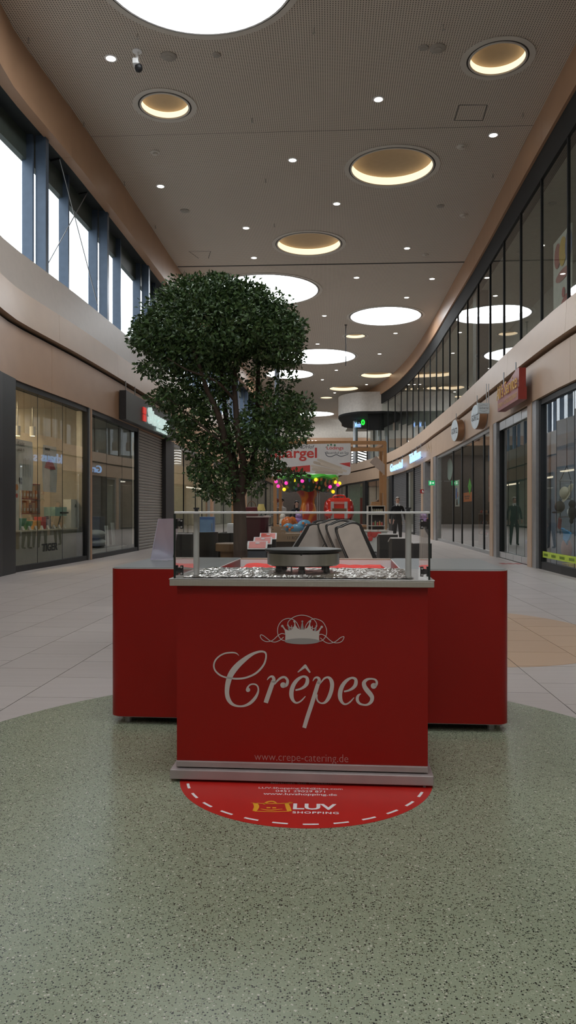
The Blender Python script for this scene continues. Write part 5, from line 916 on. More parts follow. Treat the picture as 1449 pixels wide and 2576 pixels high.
# red key service sign
ya, yb_ = ynear('R', 1254, -.30), ynear('R', 1306, -.30); ymid = (ya + yb_) / 2; c = pp('R', ymid, -.30, 3.92); d_ = XD['R'](ymid); ang = math.atan2(d_.y, d_.x); w = (pp('R', ya, -.3) - pp('R', yb_, -.3)).length; M_SR = mat('dark_red_sign', (.26, .028, .018), .35); M_YL = mat('yellow_ochre_letters', (.58, .30, .03), .45)
t = thing('shop_sign', 'dark red service sign with yellow lettering hanging on the right fascia', 'sign', c); Mx = Matrix.Translation(c) @ Matrix.Rotation(ang, 4, 'Z'); MB().box(-w / 2, w / 2, -.02, .17, -.20, .08, 0, Mx).build('lower_box', M_SR, t, world=True)
MB().prism([(-w / 2, .08), (w / 2, .08), (w / 2, .50), (w * .40, .52), (w * .1, .40), (-w * .1, .34), (-w * .15, .42), (-w * .38, .40), (-w / 2, .30)], lambda p: Mx @ Vector((p[0], 0, p[1])), lambda p: Mx @ Vector((p[0], .15, p[1]))).build('upper_box', M_SR, t, world=True)
nn_ = d_.cross(UPZ); o = MB(); put_text(o, "Ali's Service", c + nn_ * .045 + UPZ * .24, d_, UPZ, w * .98, .34, .006, .0); o.build('large_letters', M_YL, t, world=True); o = MB(); put_text(o, 'SCHUH + SCHLÜSSELDIENST', c + nn_ * .026 - UPZ * .06, d_, UPZ, w * .92, .13, 0, .01); o.build('small_letters', M_YL, t, world=True)
rods(t, [tuple(c + d_ * (w * k_) + Vector((.03, 0, .36))) for k_ in (-.28, .30)], 4.62)
# hanging dark sign box over the left shutter
ya, yb_ = ypx('L', 314, -.12), Y('L', 440, -.12); ymid = (ya + yb_) / 2; t = thing('shop_sign', 'long dark sign box with pale green letters above the roller shutter', 'sign', pp('L', ymid, -.1, 4.3)); o = MB(); sweep(o, 'L', ya, yb_, rect(-.16, .04, 3.92, 4.76)); o.build('sign_box', mat('dark_grey_sign_box', (.028, .027, .028), .3, var=.1), t, world=True)
M_MINT = glow('pale_mint_letters', (.55, .70, .66), .55); M_MIS = mat('mint_letter_side', (.10, .20, .18), .4)
yl = ypx('L', 371, -.2); d_ = tang('L', yl + 1.5); nn_ = d_.cross(UPZ); c0 = pp('L', yl, -.2)
o = MB(); put_text(o, 'Strauss', c0 + d_ * 1.55 + UPZ * 4.36, d_, UPZ, 2.9, .55, .03, .03); o.build('pale_letters', M_MINT, t, world=True); o = MB(); put_text(o, 'innovation', c0 + d_ * 2.0 + UPZ * 4.03, d_, UPZ, 1.6, .13, .01); o.build('small_letters', M_MINT, t, world=True)
yq = ypx('L', 365.5, -.2); q0 = pp('L', yq, -.2); o = MB()
for a in (-.155, .02):
    for b in (4.10, 4.33): o.prism([(a, b), (a + .135, b), (a + .135, b + .2), (a, b + .2)], lambda p: q0 + d_ * p[0] + UPZ * p[1], lambda p: q0 + d_ * p[0] + UPZ * p[1] - nn_ * .05)
o.build('red_squares_logo', glow('red_logo', (.62, .04, .03), .5), t, world=True)
rods(t, [tuple(pp('L', y_, -.06, 4.7)) for y_ in (ya + .3, ya + 1.3)], 5.08)
# exit and fire signs
c = ipt('R', 1086, 1215, -.35); y_ = c.y; t = thing('exit_sign', 'green emergency exit sign with arrow beside the service door', 'sign', c); w, h = .25, .20
MB().box(c.x - w / 2, c.x + w / 2, y_ - .02, y_ + .03, c.z - h / 2, c.z + h / 2).build('sign_box', glow('exit_green', (.02, .30, .10), .8), t, world=True); o = MB(); fE = lambda p: (c.x + p[0], y_ - .023, c.z + p[1])
for pl in ([(-.085, -.05), (-.03, -.05), (-.03, .05), (-.085, .05)], [(.01, -.012), (.05, -.012), (.05, -.035), (.095, 0), (.05, .035), (.05, .012), (.01, .012)]): o.flat(pl, fE)
o.build('pictogram', glow('exit_white', (.9, 1, .9), .9), t, world=True); o = MB(); o.flat([(-.072, -.03), (-.043, -.03), (-.043, .03), (-.072, .03)], lambda p: (c.x + p[0], y_ - .025, c.z + p[1])); o.build('pictogram_door', mat('exit_green'), t, world=True); MB().box(c.x + .1, c.x + .42, y_ - .01, y_ + .02, c.z + .06, c.z + .09).build('bracket', M_STEELG, t, world=True)
c = ipt('R', 1063, 1236, -.06); y_ = c.y; t = thing('fire_sign', 'small red fire equipment sign left of the exit sign', 'sign', c); MB().box(c.x - .12, c.x + .12, y_ - .02, y_ + .01, c.z - .1, c.z + .1).build('plate', mat('fire_red', (.34, .02, .02), .4), t, world=True); MB().box(c.x - .03, c.x + .02, y_ - .025, y_ - .02, c.z - .06, c.z + .06).build('pictogram', M_WHITE, t, world=True); MB().box(c.x + .03, c.x + .08, y_ - .025, y_ - .02, c.z - .06, c.z + .0).build('pictogram', M_WHITE, t, world=True)
# far signs
c = at(904, 1066, 60.2); t = thing('lit_sign', 'lit white lettering ending in a green ring under the black soffit', 'sign', c); o = MB(); put_text(o, 'Mein', (c.x - .12, c.y, c.z - .08), (1, -.25, 0), UPZ, .50, .42, .02, .02, 1, 0, 0); o.build('white_letters', M_NEON, t, world=True); o = MB(); o.tube([(c.x + .28 + .10 * math.cos(a_ * .35), c.y - .1, c.z + .10 + .17 * math.sin(a_ * .35)) for a_ in range(19)], .055, 8); o.build('green_ring', glow('green_neon', (.02, 1, .05), 1.2), t, world=True); rods(t, [(c.x - .2, c.y, c.z + .2), (c.x + .25, c.y - .05, c.z + .2)], 8.62, .01)
c = at(915, 1195, 60.5); t = thing('oval_blade_sign', 'upright oval brown sign with cream face on the far right fascia', 'sign', c); Mx = Matrix.Translation(c) @ Matrix.Rotation(math.radians(-20), 4, 'Z') @ Matrix.Rotation(math.radians(90), 4, 'X'); MB().lathe([(.22, -.25), (.22, 0), (.0001, 0)], n=28, M=Mx, sy=1.6).build('body', mat('dark_brown_sign', (.05, .025, .02), .4), t, 40, world=True); MB().lathe([(.16, .002), (.16, .012), (.0001, .012)], n=28, M=Mx, sy=1.7).build('cream_face', mat('cream_dial', (.58, .52, .40), .5), t, world=True); MB().box(c.x - .01, c.x + .02, c.y - .03, c.y - .02, c.z - .12, c.z + .12).build('emblem', M_CRD, t, world=True); MB().cyl((c.x + .05, c.y + .12, c.z + .3), (c.x + .05, c.y + .12, 4.62), .015, n=6).build('hanger', M_STEELG, t, world=True)
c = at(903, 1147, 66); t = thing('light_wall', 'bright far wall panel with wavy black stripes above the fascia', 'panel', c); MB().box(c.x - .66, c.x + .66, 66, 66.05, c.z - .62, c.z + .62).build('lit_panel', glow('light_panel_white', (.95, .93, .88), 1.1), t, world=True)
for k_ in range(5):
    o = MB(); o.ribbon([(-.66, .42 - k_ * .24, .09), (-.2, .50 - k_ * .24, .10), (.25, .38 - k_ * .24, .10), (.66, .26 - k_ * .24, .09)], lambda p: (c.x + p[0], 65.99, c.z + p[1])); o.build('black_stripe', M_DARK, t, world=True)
# poster behind the upper right glass
ya, yb_ = ypx('R', 1437, 1.0), ypx('R', 1392, 1.0); zt_, zb_ = zpx('R', ya, 560, 1.0), zpx('R', ya, 775, 1.0); t = thing('upstairs_poster', 'large pale poster with coloured shapes behind the upper right glass', 'poster', pp('R', (ya + yb_) / 2, 1., zb_)); o = MB(); sweep(o, 'R', ya, yb_, rect(1.0, 1.03, 5.2, zt_)); o.build('poster_board', mat('poster_off_white', (.50, .49, .44), .6), t, world=True)
def shp(name, col, px, py, rx, ry):
    p = ipt('R', px, py, .985); d_ = XD['R'](p.y); o = MB(); n_ = 20; o.flat([(rx * math.cos(6.2832 * i / n_), ry * math.sin(6.2832 * i / n_)) for i in range(n_)], lambda q: p + d_ * q[0] + UPZ * q[1]); o.build(name, mat(name, col, .6), t, world=True)
for nm, col, px, py, rx, ry in (('poster_red', (.30, .05, .04), 1402, 645, .25, .30), ('poster_yellow', (.48, .30, .04), 1415, 632, .28, .34), ('poster_blue', (.08, .10, .20), 1430, 615, .26, .36), ('poster_rose', (.32, .10, .09), 1415, 690, .55, .13), ('poster_crimson', (.32, .04, .04), 1417, 735, .12, .12), ('poster_crimson_arc', (.32, .04, .04), 1425, 770, .5, .30)): shp(nm, col, px, py, rx, ry)
# ------------------------------------------------------------------ left display window
plat = thing('display_platform', 'long low olive display platform behind the left shop window', 'platform', pp('L', 16.5, .8)); o = MB(); sweep(o, 'L', L1[0], L1[1] + .2, rect(.36, 1.5, 0, .80)); o.build('body', mat('olive_platform', (.17, .16, .12), .5), plat, world=True); o = MB(); sweep(o, 'L', L1[0], L1[1] + .2, rect(.33, 1.53, .80, .83)); o.build('top_board', mat('pale_platform_top', (.40, .35, .27), .5), plat, world=True)
ya, yb_ = ypx('L', 107, .12), ypx('L', 146, .12); ymid = (ya + yb_) / 2; p = pp('L', ymid, .125, zpx('L', ymid, 1376, .12)); o = MB(); put_text(o, 'TIGER', p, tang('L', ymid), UPZ, (pp('L', ya) - pp('L', yb_)).length, .175, .002, .03, 1, 0, .12); tag(o.build('window_lettering', M_BLACK), 'black slanted shop name lettering on the left window pane', 'lettering')
def hang_poster(px0, px1, py0, py1, label, art):
    ya, yb_ = ypx('L', px0, .55), ypx('L', px1, .55); ym_ = (ya + yb_) / 2; z1_, z0_ = zpx('L', ym_, py0, .55), zpx('L', ym_, py1, .55); w = (pp('L', ya) - pp('L', yb_)).length; d_ = tang('L', ym_); c = pp('L', ym_, .55, z0_); t = thing('hanging_poster', label, 'poster', c); nn_ = d_.cross(UPZ)
    P = lambda u, v, l=0: c + d_ * (u * w) + UPZ * (v * (z1_ - z0_)) + nn_ * (l + .05 * math.sin(3 * v) * u)
    n_ = 8; o = MB(); o.add([P(u, j / n_) for j in range(n_ + 1) for u in (-.5, 0, .5)], [(j * 3 + i, j * 3 + i + 1, j * 3 + i + 4, j * 3 + i + 3) for j in range(n_) for i in (0, 1)]); o.build('paper', mat('poster_paper', (.46, .44, .41), .6), t, world=True); art(t, P)
    for u in (-.4, .4): MB().cyl(P(u, 1), P(u, 1) + UPZ * (3.88 - P(u, 1).z), .004, n=5).build('string', M_STEELG, t, world=True)
def art1(t, P):
    for k_ in range(5): o = MB(); x_ = -.08 + .10 * k_; o.ribbon([(x_, .28, .012), (x_ + .005, .62 + .03 * (k_ % 2), .012)], lambda p: P(p[0], p[1], .012), 2); o.build('printed_needle', M_DARK, t, world=True)
    for x_, y_ in ((-.30, .22), (-.2, .22), (-.30, .16), (-.2, .15)): o = MB(); o.disc((x_, y_), .035, lambda p: P(p[0], p[1], .012), 12); o.build('printed_dot', M_DARK, t, world=True)
    o = MB(); ym_ = (P(-.25, .9)); put_text(o, 'Knickt', P(-.22, .92, .012), P(.5, .9) - P(-.5, .9), UPZ, .30, .10); put_text(o, 'jetzt 6', P(-.22, .80, .012), P(.5, .9) - P(-.5, .9), UPZ, .30, .10); o.build('printed_words', M_DARK, t, world=True)
def art2(t, P):
    o = MB(); o.flat([(-.38, .52), (-.30, .62), (-.12, .70), (.05, .70), (.22, .62), (.36, .50), (.0, .495)], lambda p: P(p[0], p[1], .012)); o.build('printed_red_hat', mat('knit_hat_red', (.34, .05, .06), .7), t, world=True)
    o = MB(); put_text(o, 'jetzt 6', P(-.2, .80, .012), P(.5, .9) - P(-.5, .9), UPZ, .26, .09); bars(o, P(-.2, .92, .012), (P(.5, .9) - P(-.5, .9)).normalized(), .26, .07, 5); o.build('printed_words', M_DARK, t, world=True)
hang_poster(41, 81, 1108, 1234, 'hanging white paper poster with thin needles printed on it', art1); hang_poster(109, 141, 1122, 1238, 'hanging white paper poster with a red knitted hat', art2)
for px, py, lab in ((44, 1084, 'nearest the left window frame'), (82, 1085, 'second from the left'), (112, 1098, 'left one of the close pair'), (131, 1103, 'right one of the close pair'), (180, 1112, 'farthest to the right')):
    p = ipt('L', px, py, 1.5); t = thing('track_spot', 'white cylindrical spotlight in the left shop, ' + lab, 'spotlight', p, 0, 'spotlights in the left shop'); MB().lathe([(.07, -.12), (.07, .12), (.0001, .12)], n=14).build('housing', M_WHITE, t, 40); MB().lathe([(.06, -.121), (.0001, -.121)], n=14).build('lens', glow('warm_spot_lens', (1, .8, .5), 3), t); MB().cyl((0, 0, .12), (0, 0, 3.92 - p.z), .012, n=6).build('stem', M_STEELG, t)
def on_plat(px, off): y = ypx('L', px, off); p = pp('L', y, off, .831); return p, math.atan2(tang('L', y).y, tang('L', y).x)
def item(name, cat, label, px, off, parts, group=None):
    p, a = on_plat(px, off); t = thing(name, label, cat, p, a, group)
    for nm, mb, m, sm in parts: mb.build(nm, m, t, sm)
    return t
M_MNT = mat('mint_fabric', (.26, .40, .34), .6); M_CRDB = mat('white_carton', (.52, .50, .46), .6); M_ORP = mat('orange_pack', (.48, .20, .08), .6); M_GRG = mat('green_glassware', (.10, .26, .16), .2); M_RDB = mat('red_carton', (.46, .07, .06), .5); M_BLC = mat('blue_cylinder', (.05, .07, .20), .5)
item('white_carton', 'box', 'tall white carton with umbrella print at the right of the display', 177, .52, [('carton', MB().box(-.22, .22, -.1, .1, 0, .72), M_CRDB, None), ('printed_umbrella', MB().flat([(.02, .52), (.06, .60), (.12, .60), (.17, .52)], lambda p: (p[0], -.101, p[1])), M_DARK, None), ('printed_stick', MB().box(.09, .10, -.102, -.1, .30, .52), M_DARK, None)])
item('white_carton', 'box', 'second white carton left behind the umbrella carton', 160, .95, [('carton', MB().box(-.16, .16, -.1, .1, 0, .70), M_CRDB, None), ('lid_edge', MB().box(-.165, .165, -.105, .105, .70, .72), M_CRDB, None)])
def mint():
    o = MB(); o.box(-.40, .34, -.14, .14, .30, .52); return o
it = item('padded_case', 'case', 'mint green padded case on legs left of the white cartons', 141, .62, [('padding', mint(), M_MNT, None), ('seat_strap', MB().box(-.1, .42, -.155, -.14, .36, .40), M_DARK, None), ('frame', MB().tube([(-.4, 0, .30), (-.35, 0, .02), (.1, 0, .02), (.3, 0, .30)], .02, 8), M_STEELG, None)])
for i, (px, h_, w_, m, nm, lab) in enumerate(((101, .26, .12, M_RDB, 'carton', 'small red carton in the middle of the left display'), (114, .20, .09, mat('grey_blue_carton', (.20, .22, .26), .6), 'carton', 'grey-blue carton beside the red one'), (88, .18, .11, mat('amber_carton', (.40, .22, .08), .6), 'carton', 'amber carton left of the red one'))): item(nm, 'box', lab, px, .60, [('carton', MB().box(-w_, w_, -.09, .09, 0, h_), m, None), ('lid', MB().box(-w_ - .006, w_ + .006, -.096, .096, h_, h_ + .025), m, None)])
item('blue_tin', 'tin', 'dark blue round tin right of the cartons', 120, .92, [('tin', MB().lathe([(.07, 0), (.07, .30)], n=20), M_BLC, 40), ('lid', MB().lathe([(.073, .30), (.073, .33), (.0001, .33)], n=20), M_BLC, 40)])
for px, s_, lab in ((47, 1.0, 'larger green glass bowl at the left of the display'), (68, .75, 'smaller green glass bowl beside the larger one')): item('glass_bowl', 'bowl', lab, px, .58, [('bowl', MB().lathe([(.05 * s_, 0), (.06 * s_, .02), (.15 * s_, .14 * s_), (.17 * s_, .26 * s_), (.16 * s_, .26 * s_), (.14 * s_, .14 * s_), (.0001, .03)], n=24), M_GRG, 40), ('foot', MB().lathe([(.07 * s_, 0), (.05 * s_, .015)], n=20), M_GRG, 40)], 'green glass bowls')
p, a = on_plat(66, 1.1); t = thing('goods_rack', 'rack of orange packed goods at the left of the display window', 'rack', p, a)
for x in (-.5, .5): MB().box(x - .015, x + .015, -.12, .12, 0, 1.1).build('upright', M_STEELG, t)
for z in (.35, .70, 1.06): MB().box(-.5, .5, -.12, .12, z, z + .02).build('shelf_board', mat('rack_red_board', (.30, .06, .04), .5), t)
for r_, z in ((0, .371), (1, .721)):
    for k_ in range(6):
        q = thing('goods_pack', '%s goods pack, %s on the %s board of the rack' % (('orange', 'tan', 'orange', 'brown', 'tan', 'orange')[k_], ('first from the left', 'second from the left', 'third from the left', 'third from the right', 'second from the right', 'first from the right')[k_], ('lower', 'upper')[r_]), 'pack', Matrix.Translation(p) @ Matrix.Rotation(a, 4, 'Z') @ Vector((-.42 + .165 * k_, -.02, z)), a, 'packs on the goods rack')
        MB().box(-.065, .065, -.06, .06, 0, .20 + .05 * ((k_ + r_) % 3)).build('pack_body', (M_ORP, mat('tan_pack', (.46, .31, .17), .6), M_ORP, mat('brown_pack', (.22, .10, .05), .6), mat('tan_pack'), M_ORP)[k_], q); MB().box(-.04, .04, -.062, -.06, .05, .12).build('pack_label', M_CRDB, q)
for k_, px in enumerate((58, 75, 91, 106, 121, 137, 150, 163)):
    p, a = on_plat(px, .40); t = thing('price_card', 'small white price card on the display platform', 'card', p, a, 'price cards on the display platform'); t['label'] = 'small white price card, %s from the left along the platform edge' % ('first', 'second', 'third', 'fourth', 'fifth', 'sixth', 'seventh', 'eighth')[k_]
    MB().prism([(-.05, 0), (.05, 0), (.05, .09), (-.05, .09)], lambda q: (q[0], -.02 + q[1] * .4, q[1]), lambda q: (q[0], -.016 + q[1] * .4, q[1])).build('card', M_CRDB, t); MB().prism([(.0, 0), (.06, 0), (.036, .07)], lambda q: (-.01, q[0], q[1]), lambda q: (.01, q[0], q[1])).build('easel_leg', M_CRDB, t)
p, a = on_plat(31, .6); t = thing('white_pillar_box', 'narrow tall white display box at the far left of the window', 'box', p, a); MB().box(-.10, .12, -.1, .1, 0, 1.05).build('box', M_CRDB, t); MB().disc((.0, .75), .05, lambda q: (q[0], -.101, q[1]), 14).build('printed_disc', M_RDB, t); MB().disc((.0, .93), .07, lambda q: (q[0], -.101, q[1]), 14).build('printed_flower', M_ORP, t)
# ------------------------------------------------------------------ second left window
t = thing('low_platform', 'low white platform inside the second left window', 'platform', pp('L', 21.5, .8)); o = MB(); sweep(o, 'L', L2[0] + .2, L2[1] - .3, rect(.4, 1.4, 0, .18)); o.build('board', M_CRDB, t, world=True); o = MB(); sweep(o, 'L', L2[0] + .25, L2[1] - .35, rect(.45, 1.35, .18, .20)); o.build('felt', M_GRT, t, world=True)
for px, z, lab in ((243, .20, 'lower white pillow in the second left window'), (240, .46, 'upper white pillow in the second left window')):
    y_ = ypx('L', px, .75); t = thing('pillow', lab, 'pillow', pp('L', y_, .75, z + .002), math.atan2(tang('L', y_).y, tang('L', y_).x)); MB().ball((0, 0, .13), (.42, .28, .128), 18).build('cushion', M_CRDB, t, 60); MB().lathe([(.40, .125), (.435, .13), (.40, .135)], n=24, sy=.66).build('piping', M_CRDB, t)
for px, h_, lab in ((272, .62, 'white board leaning nearest the pillows'), (288, .70, 'tall white board leaning in the middle of the second window'), (318, .42, 'short white board leaning at the right of the second window')):
    y_ = ypx('L', px, .7); t = thing('leaning_board', lab, 'board', pp('L', y_, .7, .202), math.atan2(tang('L', y_).y, tang('L', y_).x)); MB().prism([(-.14, 0), (.14, 0), (.14, h_), (-.14, h_)], lambda p: (p[0] - .25 * p[1], 0, p[1]), lambda p: (p[0] - .25 * p[1], .03, p[1])).build('board', M_WHITE, t); MB().box(-.05, .05, .03, .16, 0, .02).build('foot', M_STEELG, t)
y_ = ypx('L', 252, 1.6); t = thing('arc_lamp', 'black arc lamp with bowl shade in the second left window', 'lamp', pp('L', y_, 1.6, .001), math.atan2(tang('L', y_).y, tang('L', y_).x)); MB().tube(catmull([(-.5, 0, 0), (-.5, 0, 1.5), (-.35, 0, 2.0), (-.05, 0, 2.08)], 5), .015, 8).build('stem', M_DARK, t, 60); MB().lathe([(.18, 1.92), (.12, 2.03), (.03, 2.08)], (0, 0, 0), 18).build('lamp_shade', M_DARK, t, 40); MB().lathe([(.16, 0), (.16, .03), (.0001, .03)], (-.5, 0, 0), 18).build('base', M_DARK, t, 40)
# ------------------------------------------------------------------ third left shop
FR = ((.40, .12, .08), (.48, .30, .18), (.50, .42, .36), (.16, .14, .22), (.30, .09, .10), (.20, .26, .30)); nm_ = ('red', 'tan', 'cream', 'violet', 'crimson', 'blue-grey')
for u_, (y_, lab) in enumerate(((31.2, 'nearest'), (34.5, 'farthest'))):
    t = thing('shop_shelf', '%s pale shelf unit in the third left shop behind the tree' % lab, 'shelf', pp('L', y_, 2.2)); a = math.atan2(tang('L', y_).y, tang('L', y_).x); Mx = Matrix.Translation(pp('L', y_, 2.2)) @ Matrix.Rotation(a, 4, 'Z')
    for z in (.1, .6, 1.1, 1.6, 2.1): MB().box(-1.1, 1.1, -.2, .2, z, z + .03, 0, Mx).build('shelf_board', M_PALE, t, world=True)
    for x in (-1.1, 1.07): MB().box(x, x + .03, -.2, .2, 0, 2.13, 0, Mx).build('side_board', M_PALE, t, world=True)
    for r_ in range(3):
        for k_ in range(5):
            q = thing('goods_box', '%s box, %s on the %s board of the %s third shop shelf' % (nm_[(k_ * 2 + r_ + u_) % 6], ('first', 'second', 'third', 'fourth', 'fifth')[k_], ('lower', 'middle', 'upper')[r_], lab), 'box', Mx @ Vector((-.85 + .42 * k_, -.02, .632 + .5 * r_)), a, 'boxes on the third shop shelves'); MB().box(-.15, .15, -.12, .12, 0, .26 + .06 * ((k_ + r_) % 3)).build('carton', mat('goods_' + nm_[(k_ * 2 + r_ + u_) % 6], FR[(k_ * 2 + r_ + u_) % 6], .6), q); MB().box(-.08, .08, -.122, -.12, .06, .16).build('carton_label', M_CRDB, q)
c = at(520, 1340, 25.5); t = thing('blue_fridge', 'glass-fronted blue drinks cooler seen through the guard glass', 'cooler', (c.x, 25.5, 0)); h = at(0, 1300, 25.5).z; MB().box(-.24, .24, 0, .5, .06, h).build('cabinet', mat('cooler_blue', (.09, .19, .42), .4), t, bevel=.01); MB().box(-.22, .22, -.02, 0, .45, h - .1).build('door', mat('cooler_light_blue', (.20, .34, .52), .25), t); MB().cyl((.18, -.035, .6), (.18, -.035, .85), .012, n=8).build('handle', M_SILVER, t); MB().box(-.22, .22, .02, .48, 0, .06).build('plinth', M_DARK, t)
# ------------------------------------------------------------------ right shop windows: posters, shoes, hats
def wall_poster(name, label, cat, px0, px1, py0, py1, m, off=.16, outline=None):
    ya, yb_ = ypx('R', px0, off), ypx('R', px1, off); ym_ = (ya + yb_) / 2; z1_, z0_ = zpx('R', ym_, py0, off), zpx('R', ym_, py1, off); w = (pp('R', ya) - pp('R', yb_)).length; d_ = XD['R'](ym_); c = pp('R', ym_, off, (z0_ + z1_) / 2); h = z1_ - z0_; nn_ = d_.cross(UPZ); t = thing(name, label, cat, c)
    ol = outline or [(-.5, -.5), (.5, -.5), (.5, .5), (-.5, .5)]; P = lambda l: (lambda q: c + d_ * (q[0] * w) + UPZ * (q[1] * h) + nn_ * l); MB().prism(ol, P(0), P(-.006)).build('sheet', m, t, world=True); return t, P, w, h, d_
t, P, w, h, d_ = wall_poster('poster', 'white and blue poster in the shoe shop window', 'poster', 1145, 1156, 1208, 1274, M_CRDB)
for nm, pl, m in (('blue_figure', [(-.4, -.2), (-.1, -.2), (-.05, .2), (-.35, .2)], mat('poster_cobalt', (.04, .15, .50), .5)), ('red_figure', [(.0, -.15), (.2, -.15), (.2, .05), (.05, .05)], M_RDB), ('sky_patch', [(.2, -.40), (.45, -.4), (.45, -.1), (.25, -.1)], mat('poster_sky', (.25, .45, .55), .5)), ('dark_figure', [(-.3, -.45), (.15, -.45), (.05, -.22), (-.15, -.22)], M_DARK)): MB().flat(pl, P(.003)).build(nm, m, t, world=True)
o = MB(); [bars(o, P(.003)((0, y_)), d_, w * .7, h * .05) for y_ in (.42, .34)]; o.build('poster_words', M_BGY, t, world=True)
t, P, w, h, d_ = wall_poster('orange_notice', 'bright orange notice in the shoe shop window', 'notice', 1164, 1187, 1239, 1262, mat('fluorescent_orange', (.75, .17, .015), .5)); o = MB(); bars(o, P(.003)((0, .08)), d_, w * .55, h * .2); bars(o, P(.003)((0, -.16)), d_, w * .45, h * .14, 3); o.build('notice_words', M_CRD, t, world=True)
t, P, w, h, d_ = wall_poster('green_diamond_notice', 'tall fluorescent green diamond notice beside the orange one', 'notice', 1177, 1186, 1203, 1245, mat('fluorescent_green', (.10, .62, .04), .5), .15, [(0, -.5), (.5, .03), (0, .5), (-.5, .03)]); o = MB(); put_text(o, '25', P(.003)((0, .02)), d_, UPZ, w * .45, h * .12); o.build('notice_words', M_BGR, t, world=True)
t, P, w, h, d_ = wall_poster('poster', 'red poster in the shoe shop window beside the pillar', 'poster', 1229, 1243, 1193, 1262, mat('poster_brick', (.36, .10, .06), .5), .5); MB().flat([(-.4, -.05), (.4, .08), (.4, .18), (-.4, .05)], P(.003)).build('white_stripe', M_CRDB, t, world=True)
wall_poster('glass_sign_disc', 'round pale shoe shop sign sticker inside the window', 'sign', 1124, 1138, 1153, 1208, mat('pale_mint_disc', (.40, .50, .46), .5), .5, [(.5 * math.cos(6.2832 * i / 28), .5 * math.sin(6.2832 * i / 28)) for i in range(28)])
for k_, y_ in enumerate((22.5, 25.0, 27.8)):
    t = thing('shoe_rack', '%s low wooden shoe rack inside the shoe shop window' % ('nearest', 'middle', 'farthest')[k_], 'rack', pp('R', y_, 1.2)); a = math.atan2(XD['R'](y_).y, XD['R'](y_).x); Mx = Matrix.Translation(pp('R', y_, 1.2)) @ Matrix.Rotation(a, 4, 'Z')
    for z in (.35, .75, 1.15): MB().box(-.9, .9, -.18, .18, z, z + .03, 0, Mx).build('shelf_board', M_WLN, t, world=True)
    for x in (-.9, .87): MB().box(x, x + .03, -.18, .18, 0, 1.18, 0, Mx).build('side_board', M_WLN, t, world=True)
    for r_ in range(3):
        for j in range(4):
            q = thing('shoe', '%s shoe, %s on the %s board of the %s rack' % (('tan', 'black', 'red', 'grey')[(j + r_) % 4], ('first', 'second', 'third', 'fourth')[j], ('lower', 'middle', 'upper')[r_], ('nearest', 'middle', 'farthest')[k_]), 'shoe', Mx @ Vector((-.66 + .44 * j, 0, .382 + .4 * r_)), a + math.pi / 2, 'shoes in the shoe shop window')
            mm = (mat('tan_leather', (.36, .19, .09), .4), M_BLKF, mat('red_leather', (.36, .04, .03), .4), mat('grey_suede', (.26, .25, .24), .7))[(j + r_) % 4]
            MB().prism(catmull([(-.14, .02), (-.13, .11), (-.08, .12), (-.03, .075), (.08, .05), (.14, .035), (.14, .02)], 3, True), lambda p: (p[0], -.04, p[1]), lambda p: (p[0], .04, p[1])).build('upper', mm, q, 40); MB().box(-.145, .145, -.042, .042, 0, .02).build('sole', M_DARK, q)
# hat display in the nearest right window
def hp(px, py, off=.34): return ipt('R', px, py, off)
def rpos(t, off=.55): return t
c = hp(1426, 1172); zc = 3.6; d_ = XD['R'](c.y); ld = thing('rope_ladder', 'hanging rope ladder with metal rungs in the right shop window', 'ladder', hp(1424, 1395)); A = lambda px, py: hp(px, py)
MB().cyl(c, (c.x, c.y, zc), .008, n=6).build('rope', M_DARK, ld, world=True)
for px in (1409, 1436): MB().tube([c, A(px, 1209), A(px, 1254), A(px, 1300), A(px, 1345)], .008, 6).build('rope', M_DARK, ld, world=True)
for py in (1209, 1255, 1300): MB().cyl(A(1407, py), A(1439, py), .016, n=8).build('rung', M_SILVER, ld, world=True)
def hung(name, label, cat, px, py, off=.29):
    p = hp(px, py, off); return thing(name, label, cat, p, math.atan2(d_.y, d_.x))
t = hung('straw_hat', 'beige straw hat hanging on the rope ladder', 'hat', 1420, 1240); MB().ball((0, 0, 0), (.17, .09, .13), 16).build('crown', mat('straw_beige', (.46, .40, .28), .7), t, 60); MB().lathe([(.20, 0), (.21, .008), (.12, .015)], n=24, M=Matrix.Rotation(math.radians(65), 4, 'X'), c=(.03, .06, 0)).build('brim', mat('straw_beige'), t, 40); MB().lathe([(.155, -.02), (.155, .02)], n=20, sy=.55).build('hat_band', M_DARK, t)
t = hung('brown_cap', 'dark brown cap hanging left on the rope ladder', 'cap', 1408, 1278); MB().ball((0, 0, .03), (.14, .10, .12), 16).build('crown', mat('brown_felt', (.055, .04, .032), .8), t, 60); MB().ball((0, -.06, -.09), (.13, .10, .02), 12).build('peak', mat('brown_felt'), t, 60)
t = hung('plush_toy', 'black and white plush toy hanging right on the ladder', 'plush toy', 1440, 1290); MB().ball((0, 0, 0), (.11, .08, .14), 14).build('body', M_BLKW, t, 60); MB().ball((.02, -.01, .17), (.08, .07, .08), 12).build('head', M_BLKW, t, 60); MB().ball((-.05, -.06, .02), (.05, .03, .06), 10).build('white_patch', M_CRDB, t, 60); MB().ball((-.06, 0, -.16), (.05, .04, .06), 10).build('paw', M_BLKW, t, 60)
t = hung('red_pouch', 'dark red pouch hanging slanted below the cap', 'pouch', 1408, 1315); MB().box(-.06, .06, -.025, .025, -.13, .10, 0, Matrix.Rotation(math.radians(20), 4, 'Y')).build('pouch', mat('dark_red_cloth', (.20, .03, .035), .7), t, bevel=.02); MB().cyl((.03, 0, .10), (.05, 0, .20), .006, n=6).build('cord', M_DARK, t)
